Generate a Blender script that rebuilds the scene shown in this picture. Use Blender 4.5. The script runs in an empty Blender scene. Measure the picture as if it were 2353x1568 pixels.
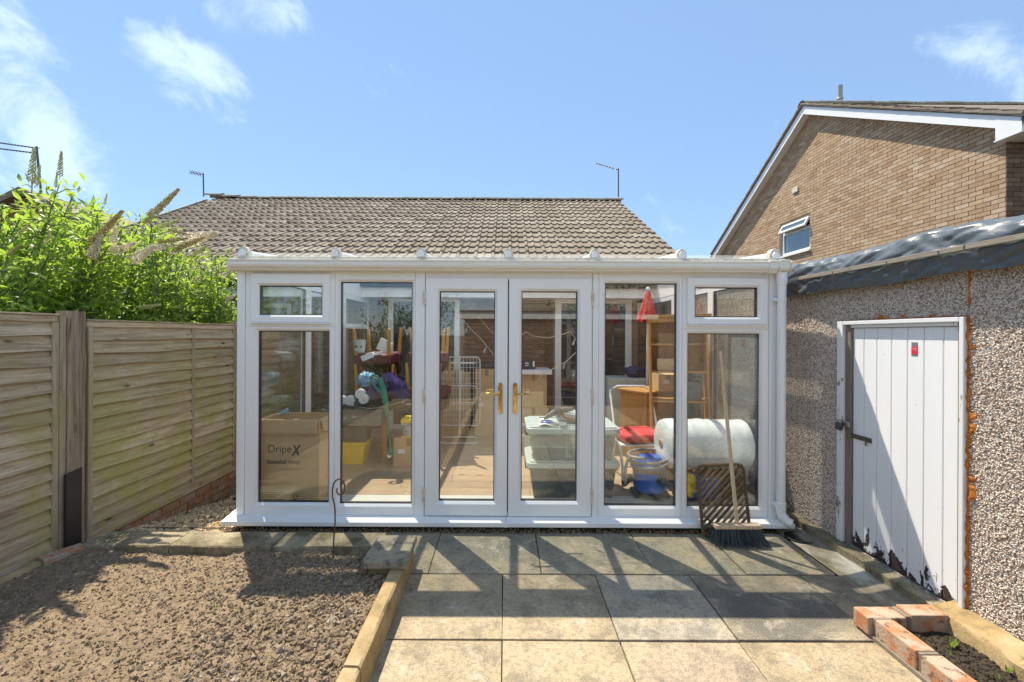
import bpy, bmesh, math, random
import numpy as np
from mathutils import Vector, Matrix, noise as mnoise
R = math.radians
random.seed(7); rng = np.random.default_rng(7)
sc = bpy.context.scene
COL = sc.collection
PI = math.pi

# ------------------------------------------------------------------ camera
F, CX, CY, H, ROLL = 1000.0, 1160.0, 768.0, 1.63, 0.28     # focal length etc. in units of a 2353 x 1568 frame
cam_d = bpy.data.cameras.new('camera'); cam = bpy.data.objects.new('camera', cam_d); COL.objects.link(cam)
cam.matrix_world = Matrix.Translation((0, 0, H)) @ Matrix.Rotation(R(90), 4, 'X') @ Matrix.Rotation(R(ROLL), 4, 'Z')
cam_d.sensor_width = 36; cam_d.lens = 36 * F / 2353
cam_d.shift_x = (1176.5 - CX) / 2353; cam_d.shift_y = (CY - 784) / 2353
cam_d.clip_start = 0.05; cam_d.clip_end = 2000
sc.camera = cam

# ------------------------------------------------------------------ sun, sky, exposure
SUN = Vector((-0.33, 0.465, 1.0)).normalized()
sl = bpy.data.lights.new('sun', 'SUN'); sl.energy = 2.45; sl.angle = R(0.5); sl.color = (1.0, 0.91, 0.76)
so = bpy.data.objects.new('sun', sl); COL.objects.link(so)
so.rotation_euler = (-SUN).to_track_quat('-Z', 'Y').to_euler(); so.location = (-20, 27, 60)
sc.view_settings.view_transform = 'Standard'; sc.view_settings.look = 'None'
sc.view_settings.gamma = 1; sc.view_settings.use_curve_mapping = False
sc.view_settings.exposure = 1.66
sc.render.engine = 'CYCLES'
cy = sc.cycles
cy.max_bounces = 10; cy.diffuse_bounces = 4; cy.glossy_bounces = 4; cy.transmission_bounces = 6
cy.transparent_max_bounces = 24; cy.caustics_reflective = False; cy.caustics_refractive = False
cy.use_denoising = True; cy.sample_clamp_indirect = 6

W = bpy.data.worlds.new('World'); sc.world = W; W.use_nodes = True
wt = W.node_tree; wt.nodes.clear()
def wn(t, out=0, P=None, **ins):
    nd = wt.nodes.new('ShaderNode' + t)
    for k, v in (P or {}).items(): setattr(nd, k, v)
    for k, v in ins.items():
        s = nd.inputs[int(k[1:])] if k[0] == 'i' and k[1:].isdigit() else nd.inputs[k.replace('_', ' ')]
        if isinstance(v, bpy.types.NodeSocket): wt.links.new(v, s)
        else: s.default_value = v
    return nd.outputs[out]
sky = wn('TexSky', P=dict(sky_type='NISHITA', sun_disc=False, sun_elevation=math.asin(SUN.z),
         sun_rotation=math.atan2(SUN.x, SUN.y), altitude=0, air_density=1.0, dust_density=0.0, ozone_density=3.0))
SKY_STRENGTH = 0.15
skyc = wn('HueSaturation', Saturation=1.0, Value=1.0, Color=sky)
_m = wt.nodes.new('ShaderNodeMix'); _m.data_type = 'RGBA'; _m.inputs[0].default_value = 0.82     # even out the glow round the sun
wt.links.new(skyc, _m.inputs[6]); _m.inputs[7].default_value = (.58, .90, 1.42, 1); skyc = _m.outputs[2]
dirn = wn('TexCoord', out=0)
sep = wt.nodes.new('ShaderNodeSeparateXYZ'); wt.links.new(dirn, sep.inputs[0])
n1 = wn('TexNoise', Vector=dirn, Scale=6.5, Detail=9.0, Roughness=0.6, Distortion=0.45)
n2 = wn('TexNoise', Vector=dirn, Scale=1.6, Detail=3.0, Roughness=0.5)
def wmath(op, a, b=0.0, c=0.0): return wn('Math', P=dict(operation=op), i0=a, i1=b, i2=c)
acc = wmath('MULTIPLY', wmath('SUBTRACT', n2, 0.42), 2.2)         # thin scattered cloud over the whole sky
acc = wmath('MINIMUM', acc, wn('MapRange', i0=sep.outputs[1], i1=0.25, i2=-0.15, i3=-0.20, i4=0.45))   # extra broken cloud added in the unseen sky behind the camera, as fill
def blob(x, y, rad, amp):
    global acc
    d = Vector((x - CX, F, CY - y)).normalized()
    dp = wn('VectorMath', out=1, P=dict(operation='DISTANCE'), i0=dirn, i1=tuple(d))
    g = wn('MapRange', P=dict(interpolation_type='SMOOTHSTEP'), i0=dp, i1=rad, i2=0.0, i3=0.0, i4=amp * 1.0)
    acc = wmath('ADD', acc, g)
for b in [(40, 150, .15, .32), (120, 250, .13, .30), (40, 330, .15, .28), (180, 370, .11, .30), (10, 420, .14, .24), (30, 10, .06, .16),
          (330, 100, .09, .34), (475, 215, .10, .46), (400, 155, .10, .40), (560, 30, .14, .50), (650, 20, .10, .36), (460, 70, .11, .34), (300, 40, .08, .22),
          (2320, 105, .10, .36), (2340, 190, .09, .28), (2220, 110, .06, .26), (2140, 60, .06, .22)]:
    blob(*b)
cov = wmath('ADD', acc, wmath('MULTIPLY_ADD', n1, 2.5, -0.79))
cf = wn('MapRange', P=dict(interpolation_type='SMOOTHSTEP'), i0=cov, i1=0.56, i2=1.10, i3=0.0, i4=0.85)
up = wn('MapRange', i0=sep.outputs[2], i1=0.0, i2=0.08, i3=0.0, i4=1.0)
cf = wmath('MULTIPLY', cf, up); cf = wmath('MULTIPLY', cf, wn('MapRange', i0=sep.outputs[1], i1=0.2, i2=-0.3, i3=0.50, i4=0.85))   # thin wisps ahead; unseen cloud behind the camera thickened to lift the shade
cm = wt.nodes.new('ShaderNodeMix'); cm.data_type = 'RGBA'
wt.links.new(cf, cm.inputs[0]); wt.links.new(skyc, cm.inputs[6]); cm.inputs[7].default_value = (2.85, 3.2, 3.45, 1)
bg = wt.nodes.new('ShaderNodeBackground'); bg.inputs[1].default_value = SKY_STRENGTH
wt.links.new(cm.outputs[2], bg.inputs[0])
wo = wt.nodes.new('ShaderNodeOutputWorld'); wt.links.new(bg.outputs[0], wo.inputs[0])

# ------------------------------------------------------------------ helpers: where a measured point lies in the place
_c, _s = math.cos(R(ROLL)), math.sin(R(ROLL))
def un(x, y):
    dx, dy = x - CX, y - CY
    return dx * _c + dy * _s, -dx * _s + dy * _c
def at(x, y, Y):                     # on the plane at depth Y
    u, v = un(x, y); return Vector((u * Y / F, Y, H - v * Y / F))
def onX(x, y, X):                    # on a wall X = const
    u, v = un(x, y); Y = X * F / u; return Vector((X, Y, H - v * Y / F))
def onZ(x, y, z):                    # on a level plane
    u, v = un(x, y); Y = (H - z) * F / v; return Vector((u * Y / F, Y, z))

# ------------------------------------------------------------------ helpers: meshes and objects
WL = {}
class MB:
    def __init__(s): s.v = []; s.f = []
    def add(s, vs, fs):
        o = len(s.v); s.v += [tuple(v) for v in vs]; s.f += [tuple(i + o for i in f) for f in fs]; return s
    def box(s, x0, x1, y0, y1, z0, z1):
        return s.add([(x0,y0,z0),(x1,y0,z0),(x1,y1,z0),(x0,y1,z0),(x0,y0,z1),(x1,y0,z1),(x1,y1,z1),(x0,y1,z1)],
                     [(0,3,2,1),(4,5,6,7),(0,1,5,4),(1,2,6,5),(2,3,7,6),(3,0,4,7)])
    def obox(s, c, size, M=None):
        h = [k / 2 for k in size]; t = MB().box(-h[0], h[0], -h[1], h[1], -h[2], h[2])
        M = M or Matrix.Identity(3)
        return s.add([Vector(c) + M @ Vector(v) for v in t.v], t.f)
    def cyl(s, p0, p1, r0, r1=None, n=12, caps=True):
        r1 = r0 if r1 is None else r1
        p0, p1 = Vector(p0), Vector(p1); d = (p1 - p0).normalized()
        a = d.orthogonal().normalized(); b = d.cross(a)
        vs = [p0 + r0 * (math.cos(t) * a + math.sin(t) * b) for t in [2*PI*i/n for i in range(n)]]
        vs += [p1 + r1 * (math.cos(t) * a + math.sin(t) * b) for t in [2*PI*i/n for i in range(n)]]
        fs = [(i, (i+1) % n, n + (i+1) % n, n + i) for i in range(n)]
        if caps: fs += [tuple(range(n))[::-1], tuple(range(n, 2*n))]
        return s.add(vs, fs)
    def tube(s, pts, r, n=8, closed=False):
        pts = [Vector(p) for p in pts]; m = len(pts); rs = r if isinstance(r, (list, tuple)) else [r] * m
        vs = []; a = None
        for i, p in enumerate(pts):
            d = (pts[(i+1) % m] - pts[i-1]) if closed else (pts[min(i+1, m-1)] - pts[max(i-1, 0)])
            d.normalize()
            a = d.orthogonal().normalized() if a is None else (a - d * a.dot(d)).normalized()
            b = d.cross(a)
            vs += [p + rs[i] * (math.cos(2*PI*k/n) * a + math.sin(2*PI*k/n) * b) for k in range(n)]
        fs = []
        for i in range(m if closed else m - 1):
            j = (i + 1) % m
            fs += [(i*n + k, i*n + (k+1) % n, j*n + (k+1) % n, j*n + k) for k in range(n)]
        if not closed: fs += [tuple(range(n))[::-1], tuple(range((m-1)*n, m*n))]
        return s.add(vs, fs)
    def lathe(s, prof, c=(0, 0, 0), n=20, M=None):
        vs = []; c = Vector(c); M = M or Matrix.Identity(3)
        for r, z in prof:
            vs += [c + M @ Vector((r * math.cos(2*PI*k/n), r * math.sin(2*PI*k/n), z)) for k in range(n)]
        fs = [(i*n + k, i*n + (k+1) % n, (i+1)*n + (k+1) % n, (i+1)*n + k) for i in range(len(prof)-1) for k in range(n)]
        fs += [tuple(range(n))[::-1], tuple(range((len(prof)-1)*n, len(prof)*n))]
        return s.add(vs, fs)
    def prism(s, poly, ax, a0, a1):  # poly of 2D points swept along axis ax ('x','y','z')
        def p(u, w, a): return {'x': (a, u, w), 'y': (u, a, w), 'z': (u, w, a)}[ax]
        n = len(poly); vs = [p(u, w, a0) for u, w in poly] + [p(u, w, a1) for u, w in poly]
        return s.add(vs, [(i, (i+1) % n, n + (i+1) % n, n + i) for i in range(n)] + [tuple(range(n))[::-1], tuple(range(n, 2*n))])
    def ball(s, c, r, seg=12, rings=8, M=None):
        r = (r, r, r) if isinstance(r, (int, float)) else r; M = M or Matrix.Identity(3); c = Vector(c)
        vs = [c + M @ Vector((0, 0, -r[2]))]
        for i in range(1, rings):
            t = PI * i / rings - PI/2
            vs += [c + M @ Vector((r[0]*math.cos(t)*math.cos(2*PI*k/seg), r[1]*math.cos(t)*math.sin(2*PI*k/seg), r[2]*math.sin(t))) for k in range(seg)]
        vs.append(c + M @ Vector((0, 0, r[2])))
        fs = [(0, 1 + (k+1) % seg, 1 + k) for k in range(seg)]
        for i in range(rings - 2):
            a, b = 1 + i*seg, 1 + (i+1)*seg
            fs += [(a+k, a+(k+1) % seg, b+(k+1) % seg, b+k) for k in range(seg)]
        a = 1 + (rings-2)*seg
        fs += [(a+k, a+(k+1) % seg, len(vs)-1) for k in range(seg)]
        return s.add(vs, fs)
    def grid(s, fn, nu, nv):         # fn(u, v) for u, v in 0..1
        vs = [fn(i/nu, j/nv) for j in range(nv+1) for i in range(nu+1)]; k = nu + 1
        return s.add(vs, [(j*k+i, j*k+i+1, (j+1)*k+i+1, (j+1)*k+i) for j in range(nv) for i in range(nu)])
    def map(s, fn): s.v = [tuple(fn(Vector(v))) for v in s.v]; return s
    def xf(s, M): s.v = [tuple(M @ Vector(v)) for v in s.v]; return s
    def mesh(s, name, mat, off=(0, 0, 0), smooth=False, fix=True):
        me = bpy.data.meshes.new(name); o = Vector(off)
        me.from_pydata([(v[0]-o.x, v[1]-o.y, v[2]-o.z) for v in s.v], [], s.f)
        if fix:
            bm = bmesh.new(); bm.from_mesh(me); bmesh.ops.recalc_face_normals(bm, faces=bm.faces); bm.to_mesh(me); bm.free()
        me.materials.append(mat)
        if smooth:
            me.shade_smooth()
            if smooth != 'all': me.set_sharp_from_angle(angle=R(smooth if smooth is not True else 40))
        me.update(); return me
    def build(s, name, mat, parent=None, smooth=False, bevel=0, seg=2, fix=True, kind=None):
        off = WL.get(parent.name, Vector()) if parent else Vector()
        o = bpy.data.objects.new(name, s.mesh(name, mat, off, smooth, fix)); COL.objects.link(o)
        if parent: o.parent = parent
        WL[o.name] = Vector(off)
        if bevel: bev(o, bevel, seg)
        if kind: o['kind'] = kind
        return o
def bev(o, w, seg=2):
    m = o.modifiers.new('bevel', 'BEVEL'); m.width = w; m.segments = seg; m.limit_method = 'ANGLE'; m.angle_limit = R(35)
    return o
def tag(o, label, cat, group=None):
    o['label'] = label; o['category'] = cat
    if group: o['group'] = group
    return o
def thing(name, label, cat, loc, group=None):
    o = bpy.data.objects.new(name, None); COL.objects.link(o); o.location = loc; o.empty_display_size = 0.1
    WL[o.name] = Vector(loc); return tag(o, label, cat, group)
def struct(o): o['kind'] = 'structure'; return o
def place(mesh, name, parent, pos, rot=None, scale=None):     # a shared-mesh piece
    o = bpy.data.objects.new(name, mesh); COL.objects.link(o); o.parent = parent
    o.location = Vector(pos) - WL.get(parent.name, Vector()); WL[o.name] = Vector(pos)
    if rot is not None: o.rotation_euler = rot.to_euler() if isinstance(rot, Matrix) else rot
    if scale: o.scale = scale
    return o
def np_obj(name, V, Fc, mat, parent=None, kind=None, smooth=False):    # big meshes straight from arrays (all faces same size)
    me = bpy.data.meshes.new(name); V = np.asarray(V, dtype=np.float32); Fc = np.asarray(Fc, dtype=np.int32)
    off = np.array(WL.get(parent.name, Vector()) if parent else (0, 0, 0), dtype=np.float32); V = V - off
    me.vertices.add(len(V)); me.vertices.foreach_set('co', V.ravel())
    k = Fc.shape[1]; me.loops.add(Fc.size); me.loops.foreach_set('vertex_index', Fc.ravel())
    me.polygons.add(len(Fc)); me.polygons.foreach_set('loop_start', np.arange(0, Fc.size, k, dtype=np.int32))
    me.update(calc_edges=True); me.validate(); me.materials.append(mat)
    me.shade_smooth() if smooth else me.shade_flat()
    o = bpy.data.objects.new(name, me); COL.objects.link(o)
    if parent: o.parent = parent
    if kind: o['kind'] = kind
    return o
def scatter(V0, F0, pos, scale, rot):  # many copies of one small mesh -> arrays; rot: Nx3x3
    V0 = np.asarray(V0, float); F0 = np.asarray(F0, int); n = len(pos)
    V = np.einsum('nij,nkj->nki', rot, V0[None] * scale[:, None, :]) + pos[:, None, :]
    Fc = F0[None] + (np.arange(n) * len(V0))[:, None, None]
    return V.reshape(-1, 3), Fc.reshape(-1, F0.shape[1])
def rand_rot(n):
    q = rng.normal(size=(n, 4)); q /= np.linalg.norm(q, axis=1)[:, None]; w, x, y, z = q.T
    return np.stack([np.stack([1-2*(y*y+z*z), 2*(x*y-w*z), 2*(x*z+w*y)], -1), np.stack([2*(x*y+w*z), 1-2*(x*x+z*z), 2*(y*z-w*x)], -1),
                     np.stack([2*(x*z-w*y), 2*(y*z+w*x), 1-2*(x*x+y*y)], -1)], 1)
OCT = ([(1,0,0),(-1,0,0),(0,1,0),(0,-1,0),(0,0,1),(0,0,-1)], [(0,2,4),(2,1,4),(1,3,4),(3,0,4),(2,0,5),(1,2,5),(3,1,5),(0,3,5)])
def ico():
    bm = bmesh.new(); bmesh.ops.create_icosphere(bm, subdivisions=1, radius=1)
    v = [tuple(x.co) for x in bm.verts]; f = [[y.index for y in x.verts] for x in bm.faces]; bm.free(); return v, f
def fbm(x, y, z=0.0, o=4): return mnoise.fractal(Vector((x, y, z)), 0.9, 2.1, o)

# ------------------------------------------------------------------ materials
class G:
    def __init__(s, name):
        s.m = bpy.data.materials.new(name); s.m.use_nodes = True; s.t = s.m.node_tree; s.t.nodes.clear(); s._pos = None
    def n(s, t, out=0, P=None, **ins):
        nd = s.t.nodes.new('ShaderNode' + t)
        for k, v in (P or {}).items(): setattr(nd, k, v)
        for k, v in ins.items():
            q = nd.inputs[int(k[1:])] if k[0] == 'i' and k[1:].isdigit() else nd.inputs[k.replace('_', ' ')]
            if isinstance(v, bpy.types.NodeSocket): s.t.links.new(v, q)
            else:
                if isinstance(v, (tuple, list)) and len(v) == 3 and q.type == 'RGBA': v = (*v, 1)
                q.default_value = v
        return nd.outputs[out]
    def pos(s, sx=1, sy=1, sz=1):
        if s._pos is None: s._pos = s.n('NewGeometry', 0)
        if sx == sy == sz == 1: return s._pos
        return s.n('VectorMath', P=dict(operation='MULTIPLY'), i0=s._pos, i1=(sx, sy, sz))
    def noise(s, scale, v=None, detail=4.0, rough=0.55, dist=0.0): return s.n('TexNoise', Vector=v or s.pos(), Scale=scale, Detail=detail, Roughness=rough, Distortion=dist)
    def vor(s, scale, v=None, out=0, feat='F1', rnd=1.0): return s.n('TexVoronoi', out, P=dict(feature=feat), Vector=v or s.pos(), Scale=scale, Randomness=rnd)
    def rnd(s):   # one random number per piece: per object and per loose island
        a = s.n('ObjectInfo', 'Random'); b = s.n('NewGeometry', 'Random Per Island')
        return s.math('FRACT', s.math('ADD', a, s.math('MULTIPLY', b, 7.31)))
    def math(s, op, a, b=0.0, c=0.0): return s.n('Math', P=dict(operation=op), i0=a, i1=b, i2=c)
    def mr(s, v, a, b, c=0.0, d=1.0, sm=False): return s.n('MapRange', P=dict(interpolation_type='SMOOTHSTEP' if sm else 'LINEAR'), i0=v, i1=a, i2=b, i3=c, i4=d)
    def mix(s, f, a, b, mode='MIX'):
        nd = s.t.nodes.new('ShaderNodeMix'); nd.data_type = 'RGBA'; nd.blend_type = mode; nd.clamp_factor = True
        for i, v in ((0, f), (6, a), (7, b)):
            if isinstance(v, bpy.types.NodeSocket): s.t.links.new(v, nd.inputs[i])
            else: nd.inputs[i].default_value = (*v, 1) if isinstance(v, (tuple, list)) and len(v) == 3 else v
        return nd.outputs[2]
    def ramp(s, f, stops, interp='LINEAR'):
        nd = s.t.nodes.new('ShaderNodeValToRGB'); cr = nd.color_ramp; cr.interpolation = interp
        while len(cr.elements) < len(stops): cr.elements.new(0.5)
        for e, (p, c) in zip(cr.elements, stops): e.position = p; e.color = (*c, 1)
        s.t.links.new(f, nd.inputs[0]); return nd.outputs[0]
    def bump(s, h, st=0.5, d=0.01, n=None):
        k = dict(Height=h, Strength=st, Distance=d)
        if n is not None: k['Normal'] = n
        return s.n('Bump', **k)
    def pbr(s, col, rough=0.6, bump=None, metal=0.0, spec=0.5, **kw):
        k = dict(Base_Color=col, Roughness=rough, Metallic=metal, Specular_IOR_Level=spec); k.update(kw)
        if bump is not None: k['Normal'] = bump
        return s.fin(s.n('BsdfPrincipled', **k))
    def fin(s, sh):
        o = s.t.nodes.new('ShaderNodeOutputMaterial'); s.t.links.new(sh, o.inputs[0]); return s.m
def plain(name, col, rough=0.5, var=0.12, scale=9.0, bump=0.0, bscale=60.0, metal=0.0, spec=0.5, **kw):
    g = G(name); f = g.noise(scale); c = g.mix(f, tuple(k*(1-var) for k in col), tuple(min(1, k*(1+var)) for k in col))
    b = g.bump(g.noise(bscale), bump, 0.004) if bump else None
    return g.pbr(c, rough, b, metal, spec, **kw)
# ---- material library
M = {}
g = G('white_upvc'); f = g.noise(3.0, detail=6); f2 = g.noise(40, detail=3)
M['upvc'] = g.pbr(g.mix(g.mr(f, .45, .75), (.89, .89, .875), (.86, .86, .84)), .3)
g = G('cream_gutter_plastic'); f = g.noise(5, g.pos(1, 1, 6), detail=7); f2 = g.noise(30, g.pos(1, 1, .3))
M['gutter'] = g.pbr(g.mix(g.mr(f, .5, .8), (.83, .77, .66), (.72, .65, .52)), .35)
g = G('grimy_white_plastic'); f = g.noise(22, detail=6)
M['cap'] = g.pbr(g.mix(g.mr(f, .45, .7), (.76, .71, .58), (.50, .44, .32)), .45)
M['groove'] = plain('black_seal_rubber', (.02, .02, .022), .6)
def glass_mat(name, refl, tint, dirt=0.0, rough=0.0):
    g = G(name)
    lw = g.n('LayerWeight', 1, Blend=.5); fac = g.math('MULTIPLY_ADD', g.math('POWER', lw, 5.0), 1.5, refl)   # two-sided Schlick
    gl = g.n('BsdfGlossy', Color=(.95, 1, .98), Roughness=rough); tr = g.n('BsdfTransparent', Color=tint)
    sh = g.n('MixShader', i0=fac, i1=tr, i2=gl)
    if dirt:
        d = g.math('MULTIPLY', g.mr(g.noise(2.5, g.pos(3, 3, .8), detail=8, rough=.7), .5, .8), dirt)
        sh = g.n('MixShader', i0=d, i1=sh, i2=g.n('BsdfDiffuse', Color=(.7, .7, .68)))
    return g.fin(sh)
M['glass'] = glass_mat('window_glass', .09, (.985, .992, .988), .012)
M['sideglass'] = glass_mat('side_window_glass', .06, (.985, .99, .985), .012)
g = G('dark_room_glass'); M['darkglass'] = g.pbr(g.mix(g.noise(1.2), (.012, .02, .022), (.04, .055, .055)), .02, spec=.9)
g = G('sky_mirror_glass'); M['skyglass'] = g.pbr((.05, .10, .12), .03, spec=1.0, Coat_Weight=1.0)
g = G('polycarbonate_roof'); f = g.noise(4)
tr = g.n('BsdfTransparent', Color=(.985, .99, .98)); df = g.n('BsdfTranslucent', Color=(.85, .86, .84)); gl = g.n('BsdfGlossy', Roughness=.15)
M['poly'] = g.fin(g.n('MixShader', i0=.04, i1=g.n('MixShader', i0=.09, i1=tr, i2=df), i2=gl))
g = G('clear_plastic'); tr = g.n('BsdfTransparent', Color=(.80, .84, .84)); gl = g.n('BsdfGlossy', Roughness=.08); df = g.n('BsdfDiffuse', Color=(.6, .65, .65))
M['clear'] = g.fin(g.n('MixShader', i0=.12, i1=g.n('MixShader', i0=.22, i1=tr, i2=df), i2=gl))

# paving: base colour comes from each slab's own object colour
g = G('concrete_paving'); oc = g.n('ObjectInfo', 'Color'); p = g.pos(); rn = g.n('ObjectInfo', 'Random')
pv = g.n('VectorMath', P=dict(operation='ADD'), i0=p, i1=g.n('CombineXYZ', X=0.0, Y=0.0, Z=g.math('MULTIPLY', rn, 40.0)))
st = g.noise(2.2, pv, 7, .62, .6); st2 = g.noise(6.5, pv, 8, .68, .3); fine = g.noise(170, p, 3, .6); mid = g.noise(38, p, 5, .65)
c = g.mix(g.mr(st, .42, .58), oc, g.mix(.5, oc, (.53, .42, .26)))
c = g.mix(g.mr(st2, .50, .60, 0, .75), c, g.mix(.62, c, (.10, .095, .075)))
c = g.mix(g.mr(g.noise(3.6, pv, 9, .7, 1.2), .55, .63, 0, .5), c, (.56, .48, .37))
c = g.mix(g.mr(mid, .47, .62, 0, .45), c, (.15, .135, .10)); c = g.mix(g.mr(fine, .57, .62, 0, .45), c, (.56, .48, .36))
c = g.mix(g.mr(fine, .44, .38, 0, .6), c, (.09, .082, .065))
M['slab'] = g.pbr(c, g.mr(st, .3, .7, .72, .9), g.bump(g.math('ADD', fine, g.math('MULTIPLY', mid, 1.5)), .35, .004), spec=.3)
g = G('weathered_concrete'); st = g.noise(5, detail=8, rough=.65); fine = g.noise(120, detail=4); mo = g.noise(14, detail=7, rough=.7)
c = g.ramp(st, [(.3, (.20, .15, .07)), (.5, (.40, .285, .14)), (.7, (.50, .39, .235))])
c = g.mix(g.mr(mo, .58, .7, 0, .75), c, (.09, .09, .055)); c = g.mix(g.mr(fine, .55, .75, 0, .5), c, (.14, .12, .085))
M['conc'] = g.pbr(c, .9, g.bump(g.math('ADD', fine, g.math('MULTIPLY', mo, 2)), .55, .006), spec=.2)
g = G('lichened_coping'); st = g.noise(9, detail=9, rough=.7); fine = g.noise(90, detail=4)
c = g.ramp(st, [(.34, (.40, .33, .21)), (.5, (.30, .26, .185)), (.58, (.13, .12, .095)), (.66, (.36, .33, .26))])
M['coping'] = g.pbr(c, .92, g.bump(fine, .5, .006), spec=.2)
g = G('grey_cement'); st = g.noise(6, g.pos(1, .5, 1), 8, .65); c = g.ramp(st, [(.34, (.16, .135, .095)), (.5, (.29, .255, .19)), (.64, (.50, .47, .41))])
M['cement'] = g.pbr(c, .9, g.bump(g.noise(80), .4, .005), spec=.2)
g = G('dark_mortar_bed'); M['bed'] = g.pbr(g.mix(g.noise(50), (.03, .027, .02), (.12, .10, .07)), .95, g.bump(g.noise(140), .6, .005), spec=.1)
g = G('earth'); f = g.noise(25, detail=7, rough=.7); M['soil'] = g.pbr(g.ramp(f, [(.3, (.15, .107, .066)), (.52, (.30, .222, .143)), (.72, (.39, .30, .20))]), .97, g.bump(g.noise(90, detail=6, rough=.7), .9, .012), spec=.1)
g = G('earth_clod'); r = g.rnd(); f = g.noise(160, detail=4)
c = g.ramp(r, [(0, (.20, .142, .088)), (.45, (.295, .218, .14)), (.85, (.365, .28, .185)), (.96, (.44, .375, .29)), (.97, (.40, .37, .33)), (1, (.33, .19, .13))])
M['clod'] = g.pbr(g.mix(.3, c, g.mix(f, (.1, .07, .045), (.28, .21, .15))), .97, g.bump(f, .8, .004), spec=.1)
g = G('stone_pebble'); r = g.rnd(); c = g.ramp(r, [(0, (.34, .26, .18)), (.5, (.40, .32, .23)), (.8, (.32, .26, .19)), (1, (.40, .25, .17))]); M['stone'] = g.pbr(g.mix(.3, c, g.mix(g.noise(60), (.2, .17, .13), (.5, .45, .38))), .8, spec=.3)
g = G('golden_gravel'); r = g.rnd(); c = g.ramp(r, [(0, (.42, .29, .15)), (.5, (.60, .45, .26)), (.8, (.70, .58, .42)), (1, (.22, .14, .09))]); M['gravel'] = g.pbr(c, .8, spec=.3)
g = G('dark_damp_earth'); f = g.noise(40, detail=7, rough=.7); M['darksoil'] = g.pbr(g.mix(f, (.02, .016, .012), (.10, .078, .056)), .95, g.bump(g.noise(120, detail=5), .9, .01), spec=.15)

def wood_mat(name, axis, cols, algae=0.0, rough=.85, gs=1.0, knots=True):
    g = G(name); r = g.rnd()
    sc_ = {'x': (1.2, 22, 22), 'y': (22, 1.2, 22), 'z': (22, 22, 1.2)}[axis]
    pv = g.n('VectorMath', P=dict(operation='ADD'), i0=g.pos(*[k * gs for k in sc_]), i1=g.n('CombineXYZ', X=g.math('MULTIPLY', r, 53.0), Y=g.math('MULTIPLY', r, 31.0), Z=g.math('MULTIPLY', r, 17.0)))
    gr = g.noise(1.6, pv, 8, .68, .8); fine = g.noise(7, pv, 4, .6)
    c = g.ramp(gr, [(.28, cols[0]), (.5, cols[1]), (.72, cols[2])])
    c = g.mix(g.mr(r, 0, 1, 0, .75), c, g.mix(.6, c, cols[0]))
    c = g.mix(g.mr(fine, .56, .7, 0, .5), c, tuple(k * .35 for k in cols[0]))
    if knots:
        kv = g.vor(1.0, g.pos(*[(2.6 if a == axis else 8.0) for a in 'xyz'])); c = g.mix(g.mr(kv, .13, .06, 0, .9), c, (.05, .028, .015))
    if algae:
        a = g.noise(2.1, detail=6, rough=.65, dist=.5); sp = g.n('SeparateXYZ', 2, Vector=g.pos())
        fac = g.math('MULTIPLY', g.mr(a, .42, .58), g.mr(sp, 1.75, .6, .10, 1.0))
        c = g.mix(g.math('MULTIPLY', fac, algae), c, (.36, .345, .07))
        c = g.mix(g.mr(g.noise(3.3, g.pos(1, .5, 1), 7, .7), .62, .74, 0, .6), c, (.42, .38, .30))
    return g.pbr(c, rough, g.bump(g.math('ADD', gr, g.math('MULTIPLY', fine, .6)), .5, .004), spec=.2)
M['fence'] = wood_mat('weathered_fence_board', 'y', [(.21, .15, .092), (.60, .475, .325), (.77, .645, .475)], .66)
M['fencev'] = wood_mat('weathered_fence_batten', 'z', [(.25, .195, .13), (.48, .40, .285), (.60, .52, .39)], .5)
M['post'] = wood_mat('old_rough_post', 'z', [(.08, .045, .028), (.50, .385, .28), (.66, .56, .44)], 0.08, gs=.8)
M['darkfence'] = wood_mat('dark_brown_fence_board', 'x', [(.05, .03, .02), (.09, .055, .035), (.13, .085, .055)])
M['batten'] = wood_mat('grey_roof_batten', 'y', [(.22, .19, .15), (.34, .30, .25), (.46, .42, .36)], knots=False)
M['pine'] = wood_mat('orange_pine', 'z', [(.42, .20, .055), (.56, .30, .10), (.62, .36, .14)], rough=.45, gs=.8)
M['legwood'] = wood_mat('varnished_leg_wood', 'z', [(.50, .22, .04), (.62, .30, .06), (.68, .36, .09)], rough=.4, knots=False)
M['broomwood'] = wood_mat('pale_broom_wood', 'z', [(.50, .36, .22), (.64, .49, .33), (.72, .58, .42)], rough=.6, knots=False)
M['plank'] = wood_mat('oak_laminate', 'x', [(.34, .24, .15), (.47, .35, .23), (.56, .44, .31)], rough=.35, gs=.7)
M['darkwood'] = wood_mat('dark_table_wood', 'x', [(.06, .03, .02), (.09, .05, .03), (.13, .07, .04)], rough=.4)

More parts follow.
